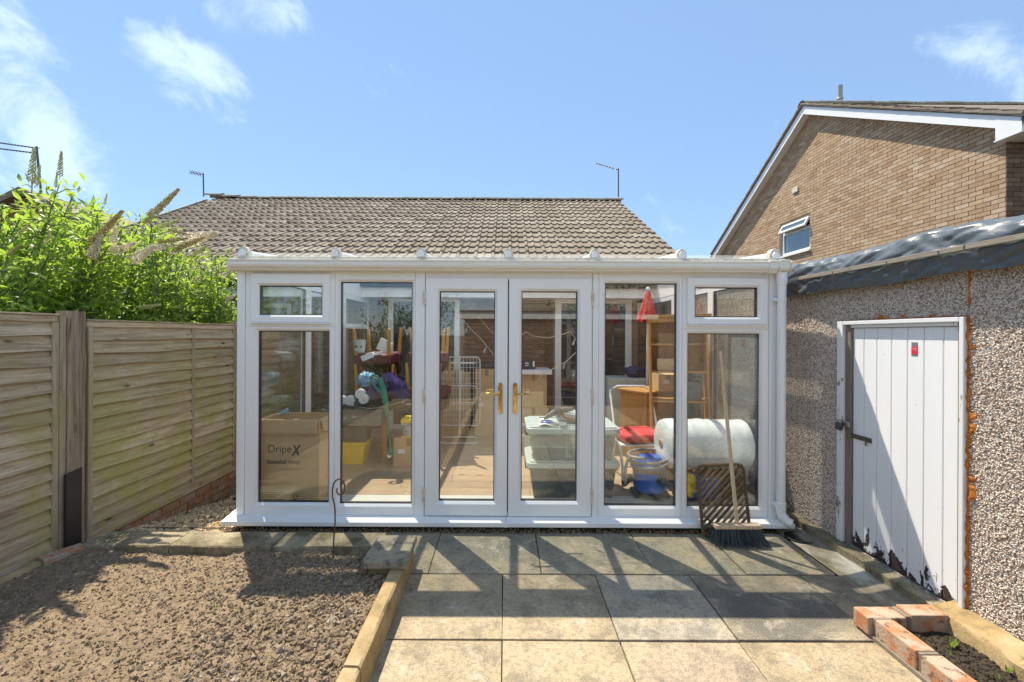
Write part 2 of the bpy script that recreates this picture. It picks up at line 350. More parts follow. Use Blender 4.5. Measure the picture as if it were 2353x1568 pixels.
def brick_mat(name, cols, dirty=.35):
    g = G(name); r = g.rnd(); f = g.noise(45, detail=6, rough=.65); b = g.noise(14, detail=5)
    n = len(cols); c = g.ramp(r, [(i / (n - 1), k) for i, k in enumerate(cols)])
    c = g.mix(g.mr(b, .45, .7, 0, dirty), c, tuple(k * .45 for k in cols[0])); c = g.mix(g.mr(f, .3, .7, 0, .3), c, tuple(min(1, k * 1.35) for k in cols[-1]))
    return g.pbr(c, .9, g.bump(f, .5, .004), spec=.2)
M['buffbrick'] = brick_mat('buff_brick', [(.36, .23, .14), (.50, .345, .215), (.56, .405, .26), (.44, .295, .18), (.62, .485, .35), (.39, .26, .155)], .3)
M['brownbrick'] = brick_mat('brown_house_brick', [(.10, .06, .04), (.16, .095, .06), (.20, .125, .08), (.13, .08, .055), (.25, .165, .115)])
M['redwall'] = brick_mat('red_house_brick', [(.24, .09, .055), (.29, .115, .07), (.22, .10, .07), (.32, .15, .10)])
M['orangebrick'] = brick_mat('orange_edging_brick', [(.46, .17, .075), (.52, .21, .10), (.44, .19, .10)], .25)
g = G('mortar_stained_brick'); r = g.rnd(); f = g.noise(12, detail=7, rough=.65); ff = g.noise(60, detail=5)
c = g.mix(g.mr(f, .42, .58), (.42, .155, .07), (.38, .30, .22)); c = g.mix(g.mr(g.noise(7, detail=6), .58, .7), c, (.16, .145, .07)); c = g.mix(g.mr(r, 0, 1, 0, .35), c, (.30, .22, .13))
M['plinthbrick'] = g.pbr(c, .95, g.bump(ff, .7, .006), spec=.2)
g = G('worn_edging_brick'); f = g.noise(11, detail=8, rough=.65); ff = g.noise(70, detail=5)
c = g.mix(g.mr(f, .42, .54), (.47, .19, .085), (.44, .35, .27)); c = g.mix(g.mr(g.noise(20, detail=7, rough=.7), .56, .62), c, (.12, .08, .055)); c = g.mix(g.mr(ff, .3, .7, 0, .35), c, (.56, .33, .21))
M['edgebrick'] = g.pbr(c, .93, g.bump(g.math('ADD', ff, f), .6, .006), spec=.2)
M['mortar'] = plain('sandy_mortar', (.34, .26, .17), .95, .2, 20, .5, 90, spec=.1)
g = G('mossy_footing'); st = g.noise(6, detail=8, rough=.65); M['footing'] = g.pbr(g.mix(g.mr(g.noise(90, detail=4), .5, .6, 0, .5), g.ramp(st, [(.36, (.14, .12, .07)), (.5, (.28, .235, .15)), (.62, (.41, .34, .23))]), (.09, .085, .055)), .95, g.bump(g.noise(60, detail=6), .6, .008), spec=.15)
M['greymortar'] = plain('grey_mortar', (.24, .20, .155), .95, .25, 20, .6, 90, spec=.1)

g = G('brown_roof_tile'); r = g.rnd(); f = g.noise(9, detail=7, rough=.68); ff = g.noise(60, detail=5, rough=.65)
c = g.ramp(r, [(0, (.22, .175, .13)), (.4, (.30, .25, .195)), (.75, (.25, .205, .158)), (1, (.36, .305, .24))])
c = g.mix(g.mr(f, .52, .7, 0, .55), c, (.09, .066, .045)); c = g.mix(g.mr(ff, .62, .72, 0, .7), c, (.34, .30, .235)); c = g.mix(g.mr(g.noise(30, detail=6), .64, .70, 0, .8), c, (.08, .05, .022))
M['tile'] = g.pbr(c, .92, g.bump(ff, .5, .005), spec=.2)
g = G('lichen_ridge_tile'); f = g.noise(18, detail=7, rough=.7); M['ridge'] = g.pbr(g.ramp(f, [(.35, (.16, .14, .09)), (.5, (.30, .27, .2)), (.65, (.40, .37, .29))]), .95, g.bump(f, .4, .006), spec=.15)
M['lead'] = plain('grey_vent_pipe', (.34, .37, .38), .55, .15, 8)
M['darkplastic'] = plain('black_plastic', (.015, .016, .018), .4, .2)
M['aerial'] = plain('aerial_metal', (.10, .10, .11), .45, .3, 12, metal=.5)

# garage
g = G('pebbledash_render'); v = g.vor(75, out=1); d = g.vor(75, out=0); sx = g.n('SeparateXYZ', 0, Vector=v)
c = g.ramp(sx, [(0, (.30, .25, .2)), (.3, (.5, .42, .34)), (.5, (.68, .62, .54)), (.7, (.36, .29, .23)), (.85, (.72, .68, .62)), (1, (.42, .25, .17))], 'CONSTANT')
M['dash'] = g.pbr(g.mix(g.mr(d, .35, .75), c, (.26, .22, .18)), .85, g.bump(d, -.9, .012), spec=.25)
g = G('spar_chip'); r = g.rnd()
c = g.ramp(r, [(0, (.74, .62, .51)), (.14, (.84, .74, .64)), (.30, (.90, .83, .75)), (.50, (.68, .54, .43)), (.63, (.48, .35, .27)), (.66, (.86, .76, .66)), (.86, (.40, .21, .13)), (.92, (.48, .34, .23)), (.96, (.78, .75, .71))], 'CONSTANT')
M['chip'] = g.pbr(g.mix(.15, c, g.mix(g.noise(150), (.2, .17, .14), (.65, .6, .53))), .7, spec=.35)
g = G('peeling_white_paint'); sp = g.n('SeparateXYZ', 2, Vector=g.pos()); f = g.noise(15, g.pos(1, 1, .55), 9, .66, .5); sm = g.noise(42, g.pos(1, 1, .55), 4, .6)
th = g.mr(sp, .10, .36, .42, .74); pe = g.mr(g.math('SUBTRACT', f, th), -.006, .006)
sp2 = g.mr(sm, .735, .745); pe = g.math('MAXIMUM', pe, sp2)
wh = g.mix(g.noise(4, g.pos(1, 1, .2), 5), (.88, .885, .89), (.80, .815, .83)); br = g.mix(g.noise(80), (.035, .022, .02), (.075, .045, .04))
M['peel'] = g.pbr(g.mix(pe, wh, br), g.mr(pe, 0, 1, .42, .85), g.bump(g.math('SUBTRACT', g.math('MULTIPLY', g.noise(20, g.pos(1, 1, .1)), .3), pe), .35, .003), spec=.4)
g = G('flaking_frame_paint'); f = g.noise(16, g.pos(1, 1, .25), 8, .65, .5); pe = g.mr(f, .635, .645); 
M['flake'] = g.pbr(g.mix(pe, (.76, .77, .78), g.mix(g.noise(40, g.pos(1, 1, .1)), (.16, .13, .10), (.36, .31, .26))), .6, g.bump(pe, -.3, .003))
M['bareframe'] = wood_mat('bare_grey_frame_wood', 'z', [(.16, .13, .10), (.26, .22, .175), (.34, .30, .25)], knots=False)
g = G('rust_foam'); f = g.noise(45, detail=7, rough=.65); M['rust'] = g.pbr(g.ramp(f, [(.3, (.22, .06, .012)), (.5, (.52, .17, .025)), (.68, (.72, .30, .07))]), .9, g.bump(f, .9, .012), spec=.25)
g = G('creased_plastic_sheet'); f = g.noise(2.6, g.pos(1, 1.0, 1), 5, .55, .9); f2 = g.noise(11, g.pos(1, .55, 1.3), 4, .55, 1.4); w = g.vor(7, g.pos(1, .8, 1.5), feat='F1')
c = g.mix(g.noise(5), (.07, .086, .098), (.125, .146, .16))
M['tarp'] = g.pbr(c, g.mr(g.noise(8), .3, .7, .28, .42), g.bump(g.math('ADD', f2, g.math('MULTIPLY', w, .4)), .16, .03, g.bump(f, .2, .06)), spec=.5)
M['felt'] = plain('roofing_felt', (.10, .10, .105), .9, .25, 12, .5, 120)
M['steel'] = plain('galvanised_steel', (.42, .43, .43), .38, .25, 20, metal=.85)
M['rustysteel'] = plain('rusty_dark_steel', (.16, .13, .10), .55, .4, 45, .3, 80, metal=.5)
M['sticker_grey'] = plain('sticker_grey', (.18, .20, .22), .5, .05); M['sticker_red'] = plain('sticker_red', (.72, .03, .04), .45, .05); M['print_white'] = plain('white_print', (.78, .78, .78), .5, .03)
M['blackplate'] = plain('black_painted_plate', (.022, .018, .018), .5, .4, 10, .35, 50)
g = G('brass'); f = g.noise(18, g.pos(1, 1, .5), 5); M['brass'] = g.pbr(g.mix(g.mr(f, .4, .65), (.82, .56, .17), (.42, .24, .06)), g.mr(f, .35, .65, .14, .32), metal=1.0)
M['hook'] = plain('rusty_iron_rod', (.16, .085, .06), .55, .35, 40, .3, 120, metal=.4)

# plants
def leaf_mat(name, cols, trans=.42):
    g = G(name); r = g.rnd(); n = len(cols); c = g.ramp(r, [(i/(n-1), k) for i, k in enumerate(cols)])
    d = g.n('BsdfPrincipled', Base_Color=c, Roughness=.42, Specular_IOR_Level=.45)
    t = g.n('BsdfTranslucent', Color=g.mix(.7, c, (.34, .44, .03), 'ADD'))
    return g.fin(g.n('MixShader', i0=trans, i1=d, i2=t))
M['leaf'] = leaf_mat('buddleia_leaf', [(.10, .18, .03), (.19, .30, .045), (.28, .39, .07), (.15, .26, .04), (.36, .44, .11), (.055, .12, .03)], .52)
M['darkleaf'] = leaf_mat('hedge_leaf', [(.03, .06, .015), (.06, .10, .02), (.09, .13, .03)], .3)
M['weed'] = leaf_mat('seedling_leaf', [(.16, .26, .03), (.22, .32, .05)])
M['stem'] = plain('green_stem', (.13, .16, .06), .7, .3)
M['bark'] = plain('shrub_bark', (.17, .13, .09), .9, .3, 30, .5, 60)
g = G('white_blossom'); r = g.rnd(); c = g.ramp(r, [(0, (.72, .66, .52)), (.5, (.88, .84, .74)), (.8, (.78, .62, .48)), (1, (.82, .82, .62))]); M['blossom'] = g.fin(g.n('MixShader', i0=.5, i1=g.n('BsdfDiffuse', Color=c), i2=g.n('BsdfTranslucent', Color=c)))
g = G('spent_blossom'); r = g.rnd(); M['spent'] = g.pbr(g.ramp(r, [(0, (.32, .21, .08)), (.5, (.48, .38, .15)), (1, (.44, .42, .16))]), .85)
g = G('bud_blossom'); r = g.rnd(); M['bud'] = g.pbr(g.ramp(r, [(0, (.34, .38, .10)), (.5, (.52, .52, .20)), (1, (.62, .60, .32))]), .8)
M['lawn'] = plain('rough_lawn', (.06, .10, .025), .95, .4, 6, .6, 80)
M['ground'] = plain('garden_ground', (.10, .085, .06), .95, .35, 3, .5, 60)

# indoor odds and ends
g = G('cardboard'); f = g.noise(3, detail=5); M['card'] = g.pbr(g.mix(f, (.54, .375, .20), (.64, .46, .265)), .85, g.bump(g.noise(70, g.pos(1, 1, .05)), .1, .002), spec=.15)
M['cardcut'] = plain('corrugated_edge', (.55, .45, .32), .9, .2, 120)
M['tape'] = plain('brown_parcel_tape', (.30, .19, .10), .3, .05)
M['ink'] = plain('dark_print_ink', (.06, .05, .045), .7, .1)
M['maroon'] = plain('maroon_upholstery', (.13, .02, .026), .55, .3, 12, .2, 120)
M['yellow'] = plain('yellow_plastic', (.86, .62, .02), .38, .08)
M['blue'] = plain('blue_plastic', (.012, .10, .46), .3, .1)
M['greyplastic'] = plain('dark_grey_plastic', (.055, .062, .066), .4, .15)
M['palelid'] = plain('pale_grey_lid', (.46, .54, .52), .38, .06)
M['white'] = plain('white_enamel', (.78, .79, .78), .35, .05)
M['paper'] = plain('white_paper', (.78, .79, .8), .8, .06, 30, .2, 90)
M['bluebag'] = plain('pale_blue_bag', (.20, .40, .58), .35, .25, 16, .6, 40)
M['purple'] = plain('purple_fringe', (.10, .06, .24), .4, .45, 60)
M['green'] = plain('green_tool_plastic', (.015, .20, .14), .4, .12)
M['red'] = plain('red_cloth', (.68, .035, .03), .7, .15, 14, .3, 60)
M['redcushion'] = plain('red_cushion', (.62, .055, .06), .75, .18, 14, .3, 60)
g = G('bubble_wrap'); v = g.vor(55); M['bubble'] = g.pbr(g.mix(g.mr(v, .2, .6), (.88, .92, .91), (.72, .79, .78)), .18, g.bump(v, -.8, .012), spec=.7)
M['darkbag'] = plain('dark_blue_bag', (.02, .03, .10), .4, .4, 20, .6, 40)
M['hose'] = plain('grey_hose', (.24, .235, .21), .35, .15, 60)
M['plastwhite'] = plain('plaster_white', (.70, .70, .66), .8, .08)
M['vinyl'] = plain('pale_vinyl_floor', (.58, .58, .52), .45, .10, 7)
M['twig'] = plain('brown_driftwood', (.24, .115, .055), .7, .35, 40, .4, 60)
M['grey'] = plain('grey_fabric', (.17, .17, .165), .8, .25, 30, .3, 90)
M['screen'] = plain('printer_black', (.02, .021, .023), .35, .1)
g = G('coir'); r = g.rnd(); M['coir'] = g.pbr(g.mix(r, (.10, .066, .036), (.40, .29, .17)), .95, spec=.1)
g = G('broom_bristle'); r = g.rnd(); M['bristle'] = g.pbr(g.ramp(r, [(0, (.012, .018, .024)), (.6, (.030, .05, .065)), (1, (.07, .11, .135))]), .45)
# ================================================================== THE SETTING
# ---- ground sheet with the sunken gravel strip beside the conservatory left open
hx0, hx1, hy0, hy1 = -3.22, -2.2, 3.62, 7.4
E = 400; xs = [-E, hx0, hx1, E]; ys = [-E, hy0, hy1, E]; mb = MB(); vs = []; fs = []
for j in range(4):
    for i in range(4): vs.append((xs[i], ys[j], -0.06))
for j in range(3):
    for i in range(3):
        if (i, j) != (1, 1): fs.append((j*4+i, j*4+i+1, (j+1)*4+i+1, (j+1)*4+i))
struct(mb.add(vs, fs).build('ground', M['ground']))
def strip_z(x, y): return -0.03 - 0.30 * min(1, max(0, (y - 3.6) / 1.7)) + 0.02 * fbm(x * 4, y * 4)
struct(MB().grid(lambda u, v: (hx0 + u*(hx1-hx0), hy0 + v*(hy1-hy0), strip_z(hx0 + u*(hx1-hx0), hy0 + v*(hy1-hy0)) - .01), 12, 40).build('gravel_bed', M['darksoil'], smooth='all'))
N = 7000; P = np.empty((N, 3)); P[:, 0] = rng.uniform(-3.16, -2.2, N); P[:, 1] = 3.62 + 3.4 * rng.random(N) ** 1.6
P[:, 2] = [strip_z(a, b) for a, b in P[:, :2]]
S = rng.uniform(.008, .02, (N, 1)) * rng.uniform(.7, 1.2, (N, 3)); V, Fc = scatter(*OCT, P, S, rand_rot(N))
np_obj('gravel', V, Fc, M['gravel'], kind='stuff')
# narrow stony gap under the sill
N = 3800; P = np.empty((N, 3)); P[:, 0] = rng.uniform(-2.3, 2.4, N); P[:, 1] = rng.uniform(3.57, 3.70, N); P[:, 2] = rng.uniform(-.035, -.012, N)
S = rng.uniform(.004, .010, (N, 1)) * rng.uniform(.7, 1.2, (N, 3)); V, Fc = scatter(*OCT, P, S, rand_rot(N))
np_obj('gravel', V, Fc, M['gravel'], kind='stuff')

# ---- patio of square slabs
pat = struct(MB().box(-3.14, 2.50, -6, 3.72, -.2, -.034).build('patio', M['bed']))
SAND, TAN, GREY, GREEN, DARK, PINK = (.43, .335, .205), (.40, .31, .19), (.27, .25, .20), (.265, .25, .182), (.12, .115, .098), (.48, .37, .255)
rows = [(2.965, 3.575, [-3.1, -2.41, -1.76, -1.12, -.515, .257, 1.035, 1.66, 2.26], [GREEN]*8),
        (2.325, 2.955, [-.66, -.006, .62, 1.257, 2.01, 2.28], [TAN, TAN, (.37, .335, .27), (.15, .138, .115), (.22, .20, .15)]),
        (1.69, 2.315, [-.66, -.006, .62, 1.25, 1.98], [SAND, SAND, PINK, TAN])]
y = 1.68
while y > -5.6:
    rows.append((y - .625, y, [-.66, -.006, .62, 1.25, 1.88] + ([2.45] if y < -.2 else []), [random.choice([SAND, TAN, PINK, GREEN]) for _ in range(5)])); y -= .635
for y0, y1, xj, cols in rows:
    for k in range(len(xj) - 1):
        j = .0025; dz = random.uniform(-.002, .002); tl = random.uniform(-.003, .003)
        m = MB().box(xj[k] + j, xj[k+1] - j, y0 + j, y1 - j, -.045, 0)
        m.v = [(x + random.uniform(-.003, .003), yy + random.uniform(-.003, .003), z + dz + (tl * (x - xj[k]) if z > -.01 else 0)) for x, yy, z in m.v]
        o = m.build('paving_slab', M['slab'], pat, bevel=.004, seg=2)
        c = cols[k]; f = random.uniform(.84, .98); o.color = (c[0]*f, c[1]*f, c[2]*f, 1)
# cement haunch and concrete footing along the garage
def haunch(u, v):
    y = .2 + u * 4.6; x = 2.275 + .2 * v
    return (x, y, .001 + .028 * v ** 1.5 + .006 * fbm(x * 6, y * 3) * v)
m = MB().grid(haunch, 90, 6); struct(m.build('cement_fillet', M['cement'], smooth='all'))
m = MB().grid(lambda u, v: (2.468 + (.012 * fbm(u * 40, 3) if v > 0 else 0) + (.09 if v > .66 else 0), .2 + u * 6.9, [-.05, .078, .084, .086][round(v * 3)] + .004 * fbm(u * 60, v * 3)), 120, 3)
struct(m.build('garage_footing', M['footing'], smooth=True))

# ---- soil bed
def soil_z(x, y):
    return .075 + .02 * fbm(x * 1.6, y * 1.6, 2) + .014 * fbm(x * 7, y * 7, 5) + .03 * max(0, 1 - (3.05 - y) / .35) * 0 + .03 * max(0, min(1, (x + 1.4) / .6)) * max(0, min(1, (3.1 - y) / .3))
struct(MB().grid(lambda u, v: (-3.17 + 2.47 * u, -3.0 + 6.1 * v, soil_z(-3.17 + 2.47*u, -3.0 + 6.1*v) + .009 * mnoise.noise(Vector((u*130, v*300, 0)))), 190, 440).build('soil_bed', M['soil'], smooth='all'))
icoV, icoF = ico()
def clods(n, x0, x1, y0, y1, r0, r1, name, mat, power=3.0, sink=.35):
    P = np.empty((n, 3)); P[:, 0] = rng.uniform(x0, x1, n); P[:, 1] = rng.uniform(y0, y1, n)
    r = r0 + (r1 - r0) * rng.random(n) ** power
    lump = np.clip((P[:, 0] + 2.0) / 1.2, 0, 1) * .6 + .55; r = r * lump
    P[:, 2] = [soil_z(a, b) for a, b in P[:, :2]]; P[:, 2] += r * sink
    S = r[:, None] * rng.uniform(.65, 1.2, (n, 3))
    V, Fc = scatter(icoV, icoF, P, S, rand_rot(n)); V += rng.normal(size=V.shape) * np.repeat(r, len(icoV))[:, None] * .30
    return np_obj(name, V, Fc, mat, kind='stuff', smooth=False)
clods(16000, -3.15, -.73, -1.4, 1.0, .004, .018, 'soil_clods', M['clod'], 4.0)
clods(58000, -3.15, -.73, 1.0, 3.07, .0022, .014, 'soil_clods', M['clod'], 8.0)
def crumbs(n, x0, x1, y0, y1, r0, r1, per=16):
    C = np.stack([rng.uniform(x0, x1, n), rng.uniform(y0, y1, n), np.zeros(n)], -1); rad = r0 + (r1 - r0) * rng.random(n) ** 2
    C[:, 2] = [soil_z(a, b) for a, b in C[:, :2]]
    C = np.repeat(C, per, 0); rad = np.repeat(rad, per); d = rng.normal(size=(n*per, 3)); d /= np.linalg.norm(d, axis=1)[:, None]; d[:, 2] = np.abs(d[:, 2]) * 1.0 - .1
    P = C + d * rad[:, None] * rng.uniform(.2, .75, (n*per, 1)); S = rad[:, None] * rng.uniform(.25, .6, (n*per, 3))
    V, Fc = scatter(icoV, icoF, P, S, rand_rot(n*per)); V += rng.normal(size=V.shape) * np.repeat(rad, len(icoV))[:, None] * .08
    return np_obj('soil_clods', V, Fc, M['clod'], kind='stuff')
crumbs(420, -1.45, -.73, 1.0, 2.98, .010, .030); crumbs(700, -3.1, -.73, 1.0, 3.05, .005, .017, 12)
clods(240, -3.1, -.75, 1.0, 3.0, .008, .024, 'pebbles', M['stone'], 2.0, .25)
# ---- kerb blocks round the bed
t = thing('bed_edging', 'long mossy concrete edging board along the patio side of the soil bed', 'garden edging', (-.66, 2, 0))
for y0, y1, dz in ((1.93, 2.74, .0), (.95, 1.92, -.004), (-.05, .94, .003), (-1.05, -.06, 0), (-3, -1.06, 0)):
    m = MB(); n = 14
    for k in range(n):
        a, b = y0 + (y1 - y0) * k / n, y0 + (y1 - y0) * (k+1) / n
    def ed(u, v):
        y = y0 + (y1 - y0) * u; k = [(-.712, -.03), (-.712, .150), (-.704, .158), (-.644, .156), (-.632, .146), (-.625, -.03)][round(v * 5)]
        w = .003 * fbm(y * 9, v * 4)
        return (k[0] + w, y, k[1] + dz + w)
    m.grid(ed, 24, 5); m.add([m.v[i * 25] for i in range(6)] + [m.v[i * 25 + 24] for i in range(6)], [(0, 1, 2, 3, 4, 5), (11, 10, 9, 8, 7, 6)])
    m.build('kerb_length', M['conc'], t, smooth=True)
t = thing('block_edging', 'row of three mossy concrete blocks edging the back of the soil bed', 'garden edging', (-2, 3.2, 0))
for x0, x1 in ((-2.99, -2.372), (-2.364, -1.645), (-1.635, -.89)):
    m = MB().grid(lambda u, v: (x0 + (x1-x0)*u + .003*fbm(v*3, u*2), [3.075, 3.075, 3.083, 3.285, 3.293, 3.293][round(v*5)] + .004*fbm(u*9 + x0, v*3), [-.03, .112, .122, .124, .116, -.03][round(v*5)] + .003*fbm(u*8, v*5, x0)), 20, 5)
    m.add([m.v[i * 21] for i in range(6)] + [m.v[i * 21 + 20] for i in range(6)], [(0, 1, 2, 3, 4, 5), (11, 10, 9, 8, 7, 6)])
    m.build('concrete_block', M['footing'], t, smooth=True)
t = thing('corner_pier', 'low corner pier with lichened coping stone where the edgings meet', 'garden pier', (-.75, 2.9, 0))
bm_ = MB().box(-.86, -.63, 2.76, 3.06, -.03, .155).build('pier_base', M['conc'], t, bevel=.01)
MB().add([(-.895, 2.71, .157), (-.605, 2.715, .157), (-.612, 3.085, .157), (-.89, 3.08, .157), (-.89, 2.715, .205), (-.61, 2.72, .203), (-.617, 3.08, .207), (-.886, 3.075, .207)],
         [(0,3,2,1), (4,5,6,7), (0,1,5,4), (1,2,6,5), (2,3,7,6), (3,0,4,7)]).build('coping_stone', M['coping'], t, bevel=.008)
# ---- brick planter at the lower right
t = thing('brick_planter', 'low orange brick planter edging in front of the garage door', 'planter', (2.1, 2.3, 0))
def rough_brick(x0, x1, y0, y1, z0, z1, mat, name='brick'):
    m = MB().box(x0, x1, y0, y1, z0, z1); o = m.build(name, mat, t); b = bev(o, .007, 2); return o
for k, (x0, x1, y0, y1) in enumerate([(1.965, 2.175, 2.345, 2.447), (2.205, 2.41, 2.35, 2.45), (1.985, 2.085, 2.095, 2.325), (1.99, 2.092, 1.855, 2.075), (1.985, 2.087, 1.625, 1.84), (1.985, 2.087, 1.395, 1.61), (1.988, 2.09, 1.165, 1.38), (1.985, 2.087, .935, 1.15), (1.987, 2.089, .705, .92), (1.985, 2.087, .475, .69)]):
    o = rough_brick(x0, x1, y0, y1, .014 + .002 * (k % 2), .116 + .006 * ((k * 5) % 3 - 1), M['edgebrick'])
    if k in (2,): o.rotation_euler = (0, 0, 0)
MB().box(1.978, 2.09, .47, 2.438, -.01, .022).box(2.09, 2.41, 2.352, 2.445, -.01, .022).box(1.99, 2.083, 2.326, 2.344, .02, .113).box(1.995, 2.086, 2.076, 2.096, .02, .112).box(1.99, 2.082, 1.841, 1.856, .02, .111).box(2.176, 2.204, 2.355, 2.446, .02, .112).build('mortar_bed', M['greymortar'], t, bevel=.004)
MB().grid(lambda u, v: ([2.395, 2.40, 2.41, 2.50, 2.545][round(v*4)] + .008*fbm(u*20, v*3), .2 + u*2.26, [-.02, .095, .112, .13, .14][round(v*4)] + .006*fbm(u*26, v*2, 3)), 60, 4).build('concrete_kerb', M['conc'], t, smooth=True)
sp_ = lambda x, y: .035 + .018 * fbm(x * 9, y * 9)
struct(MB().grid(lambda u, v: (2.08 + .33*u, -.3 + 2.66*v, sp_(2.08 + .33*u, -.3 + 2.66*v)), 30, 200).build('planter_soil', M['darksoil'], smooth='all'))
n = 2200; P = np.empty((n, 3)); P[:, 0] = rng.uniform(2.09, 2.40, n); P[:, 1] = rng.uniform(1.2, 2.34, n); P[:, 2] = [sp_(a, b) for a, b in P[:, :2]]
V, Fc = scatter(icoV, icoF, P, (.003 + .010 * rng.random(n)**3)[:, None] * rng.uniform(.7, 1.2, (n, 3)), rand_rot(n)); np_obj('soil_crumbs', V, Fc, M['darksoil'], kind='stuff')
def seedling(x, y, z, h, n, label):
    t = thing('weed_seedling', label, 'weed', (x, y, z), 'weeds in the soil'); m = MB(); l = MB()
    for k in range(n):
        a = k * 2.4 + random.random(); d = Vector((math.cos(a) * .5, math.sin(a) * .5, 1)).normalized() * h * random.uniform(.7, 1.1); p = Vector((x, y, z - .01))
        q = p + d; w = Vector((-d.y, d.x, 0)).normalized() * h * .13; l.add([p, p + d*.55 + w, q, p + d*.55 - w], [(0, 1, 2), (0, 2, 3)])
        m.cyl(p, p + d * .6, .0012, .0008, 4)
    m.build('stem', M['stem'], t); l.build('leaf', M['weed'], t, fix=False)
seedling(2.30, 2.23, .035, .06, 6, 'tallest green seedling in the brick planter beside its back brick')
seedling(2.23, 2.17, .045, .03, 5, 'tiny pale seedling in the middle of the brick planter soil')
seedling(2.38, 2.05, .05, .045, 6, 'bright seedling against the concrete kerb in the planter')
seedling(2.30, 2.02, .045, .03, 4, 'small yellowish seedling in the planter nearer the camera')
seedling(-.92, 2.00, .09, .04, 6, 'lone green tuft among the clods of the big soil bed')
seedling(-1.62, 2.45, .08, .03, 5, 'very small green sprout in the middle of the soil bed')

# ---- loose brick and stones by the left fence
t = tag(MB().box(-.11, .11, -.055, .055, -.03, .045).xf(Matrix.Translation((-3.06, 3.02, .065)) @ Matrix.Rotation(R(62), 4, 'Z')).build('loose_brick', M['edgebrick'], bevel=.008), 'pinkish loose brick lying at the foot of the left fence panel', 'brick')
t = tag(MB().grid(lambda u, v: (-3.17 + [0, .03, .09, .1][round(v*3)], 1.0 + 1.9*u, [.03, .10, .092, .03][round(v*3)] + .01*fbm(u*14, v)), 40, 3).build('kerb_strip', M['conc'], smooth='all'), 'rough concrete strip showing under the left fence panel', 'edging')

# ================================================================== FENCES
def slat(Tm, y0, y1, zc, h, seed, wav=.010, tilt=.030):
    """one waney-edged overlap board: wavy lower edge, thicker at the bottom; local x = towards the viewer"""
    n = 22; m = MB(); vs = []
    for i in range(n + 1):
        y = y0 + (y1 - y0) * i / n
        lo = zc - h/2 + wav * mnoise.fractal(Vector((y * 1.3, seed * 7.7, 0)), 1, 2, 3) + .004 * math.sin(y * 5 + seed)
        b = .003 * mnoise.noise(Vector((y * 2.2, seed * 3.1, 5)))
        vs += [(tilt + .015 + b, y, lo), (.008 + b, y, zc + h/2), (.0 + b, y, zc + h/2), (tilt + b, y, lo)]
    fs = []
    for i in range(n):
        a = i * 4
        fs += [(a + k, a + (k+1) % 4, a + 4 + (k+1) % 4, a + 4 + k) for k in range(4)]
    fs += [(0, 1, 2, 3), tuple(range(n*4 + 3, n*4 - 1, -1))]
    m.add(vs, fs); m.v = [Tm(Vector(v)) for v in m.v]; return m
def lap_panel(Tm, y0, y1, z0, z1, n, label, mats=('fence', 'fencev'), mid=(.5,), seed=0, group='overlap fence panels on the left'):
    t = thing('overlap_fence', label, 'fence panel', Tm(Vector((0, (y0+y1)/2, z0))), group)
    zt = z1 - .045; pitch = (zt - z0 - .03) / n
    for k in range(n):
        slat(Tm, y0 + .01, y1 - .01, z0 + .045 + pitch * (k + .5), pitch * 1.28, seed + k * 1.37).build('slat', M[mats[0]], t, smooth=True)
    def bar(name, a, b, c, d, x0, x1, mat):
        mm = MB().box(x0, x1, a, b, c, d); mm.v = [Tm(Vector(v)) for v in mm.v]; mm.build(name, M[mat], t, bevel=.003)
    bar('top_rail', y0, y1, z1 - .045, z1, .012, .036, mats[0]); bar('cap', y0 - .005, y1 + .005, z1 + .002, z1 + .014, -.03, .045, mats[0])
    bar('bottom_rail', y0, y1, z0, z0 + .05, .018, .040, mats[0])
    for a, b in [(y0, y0 + .04), (y1 - .04, y1)] + [(y0 + (y1-y0)*f - .018, y0 + (y1-y0)*f + .018) for f in mid]: bar('batten', a, b, z0 + .052, z1 - .047, .026, .046, mats[1])
    return t
XF = -3.235
TL = lambda v: (XF + v.x, v.y, v.z)
lap_panel(TL, 1.28, 3.115, .05, 1.745, 16, 'nearer overlap fence panel left of the rotten post', seed=3, mid=())
lap_panel(TL, 3.335, 5.165, .0, 1.715, 16, 'sun-dappled overlap fence panel between the rotten post and the conservatory', seed=41, mid=(.62,))
lap_panel(TL, 5.29, 7.12, -.02, 1.70, 15, 'overlap fence panel seen through the side windows of the conservatory', seed=77)
lap_panel(TL, -.70, 1.13, .03, 1.74, 15, 'overlap fence panel beside where the picture is taken from', seed=97)
lap_panel(TL, -2.68, -.85, .03, 1.74, 15, 'overlap fence panel farthest behind the viewpoint', seed=117)
def fpost(y0, y1, x0, x1, ztop, mat, label, rough=.004):
    t = thing('fence_post', label, 'fence post', ((x0+x1)/2, (y0+y1)/2, 0), 'posts along the left fence')
    m = MB().grid(lambda u, v: (lambda p, z: (p[0] + rough*fbm(z*6, u*9), p[1] + rough*fbm(z*5, u*7, 4), z))(
        [(x0, y0), (x1, y0), (x1, y1), (x0, y1), (x0, y0)][round(u*4)], -.05 + (ztop + .05) * v), 4, 26)
    n = 27*5; m.add([m.v[26*5 + i] for i in range(4)], [(0, 1, 2, 3)]); o = m.build('post_shaft', M[mat], t, smooth=True); return t
fpost(3.12, 3.165, -3.26, -3.19, 1.745, 'fencev', 'thin grey-green post beside the nearer fence panel', .002)
t = fpost(3.178, 3.288, -3.28, -3.165, 1.785, 'post', 'thick rotten timber post with black metal plate at its foot')
m = MB().box(-3.172, -3.155, 3.135, 3.255, -.01, .60); m.v = [(x, y, z + (.02 if z > .5 and y > 3.2 else 0)) for x, y, z in m.v]; m.build('cover_plate', M['blackplate'], t, bevel=.003)
MB().box(-3.19, -3.155, 3.20, 3.32, 1.70, 1.79); 
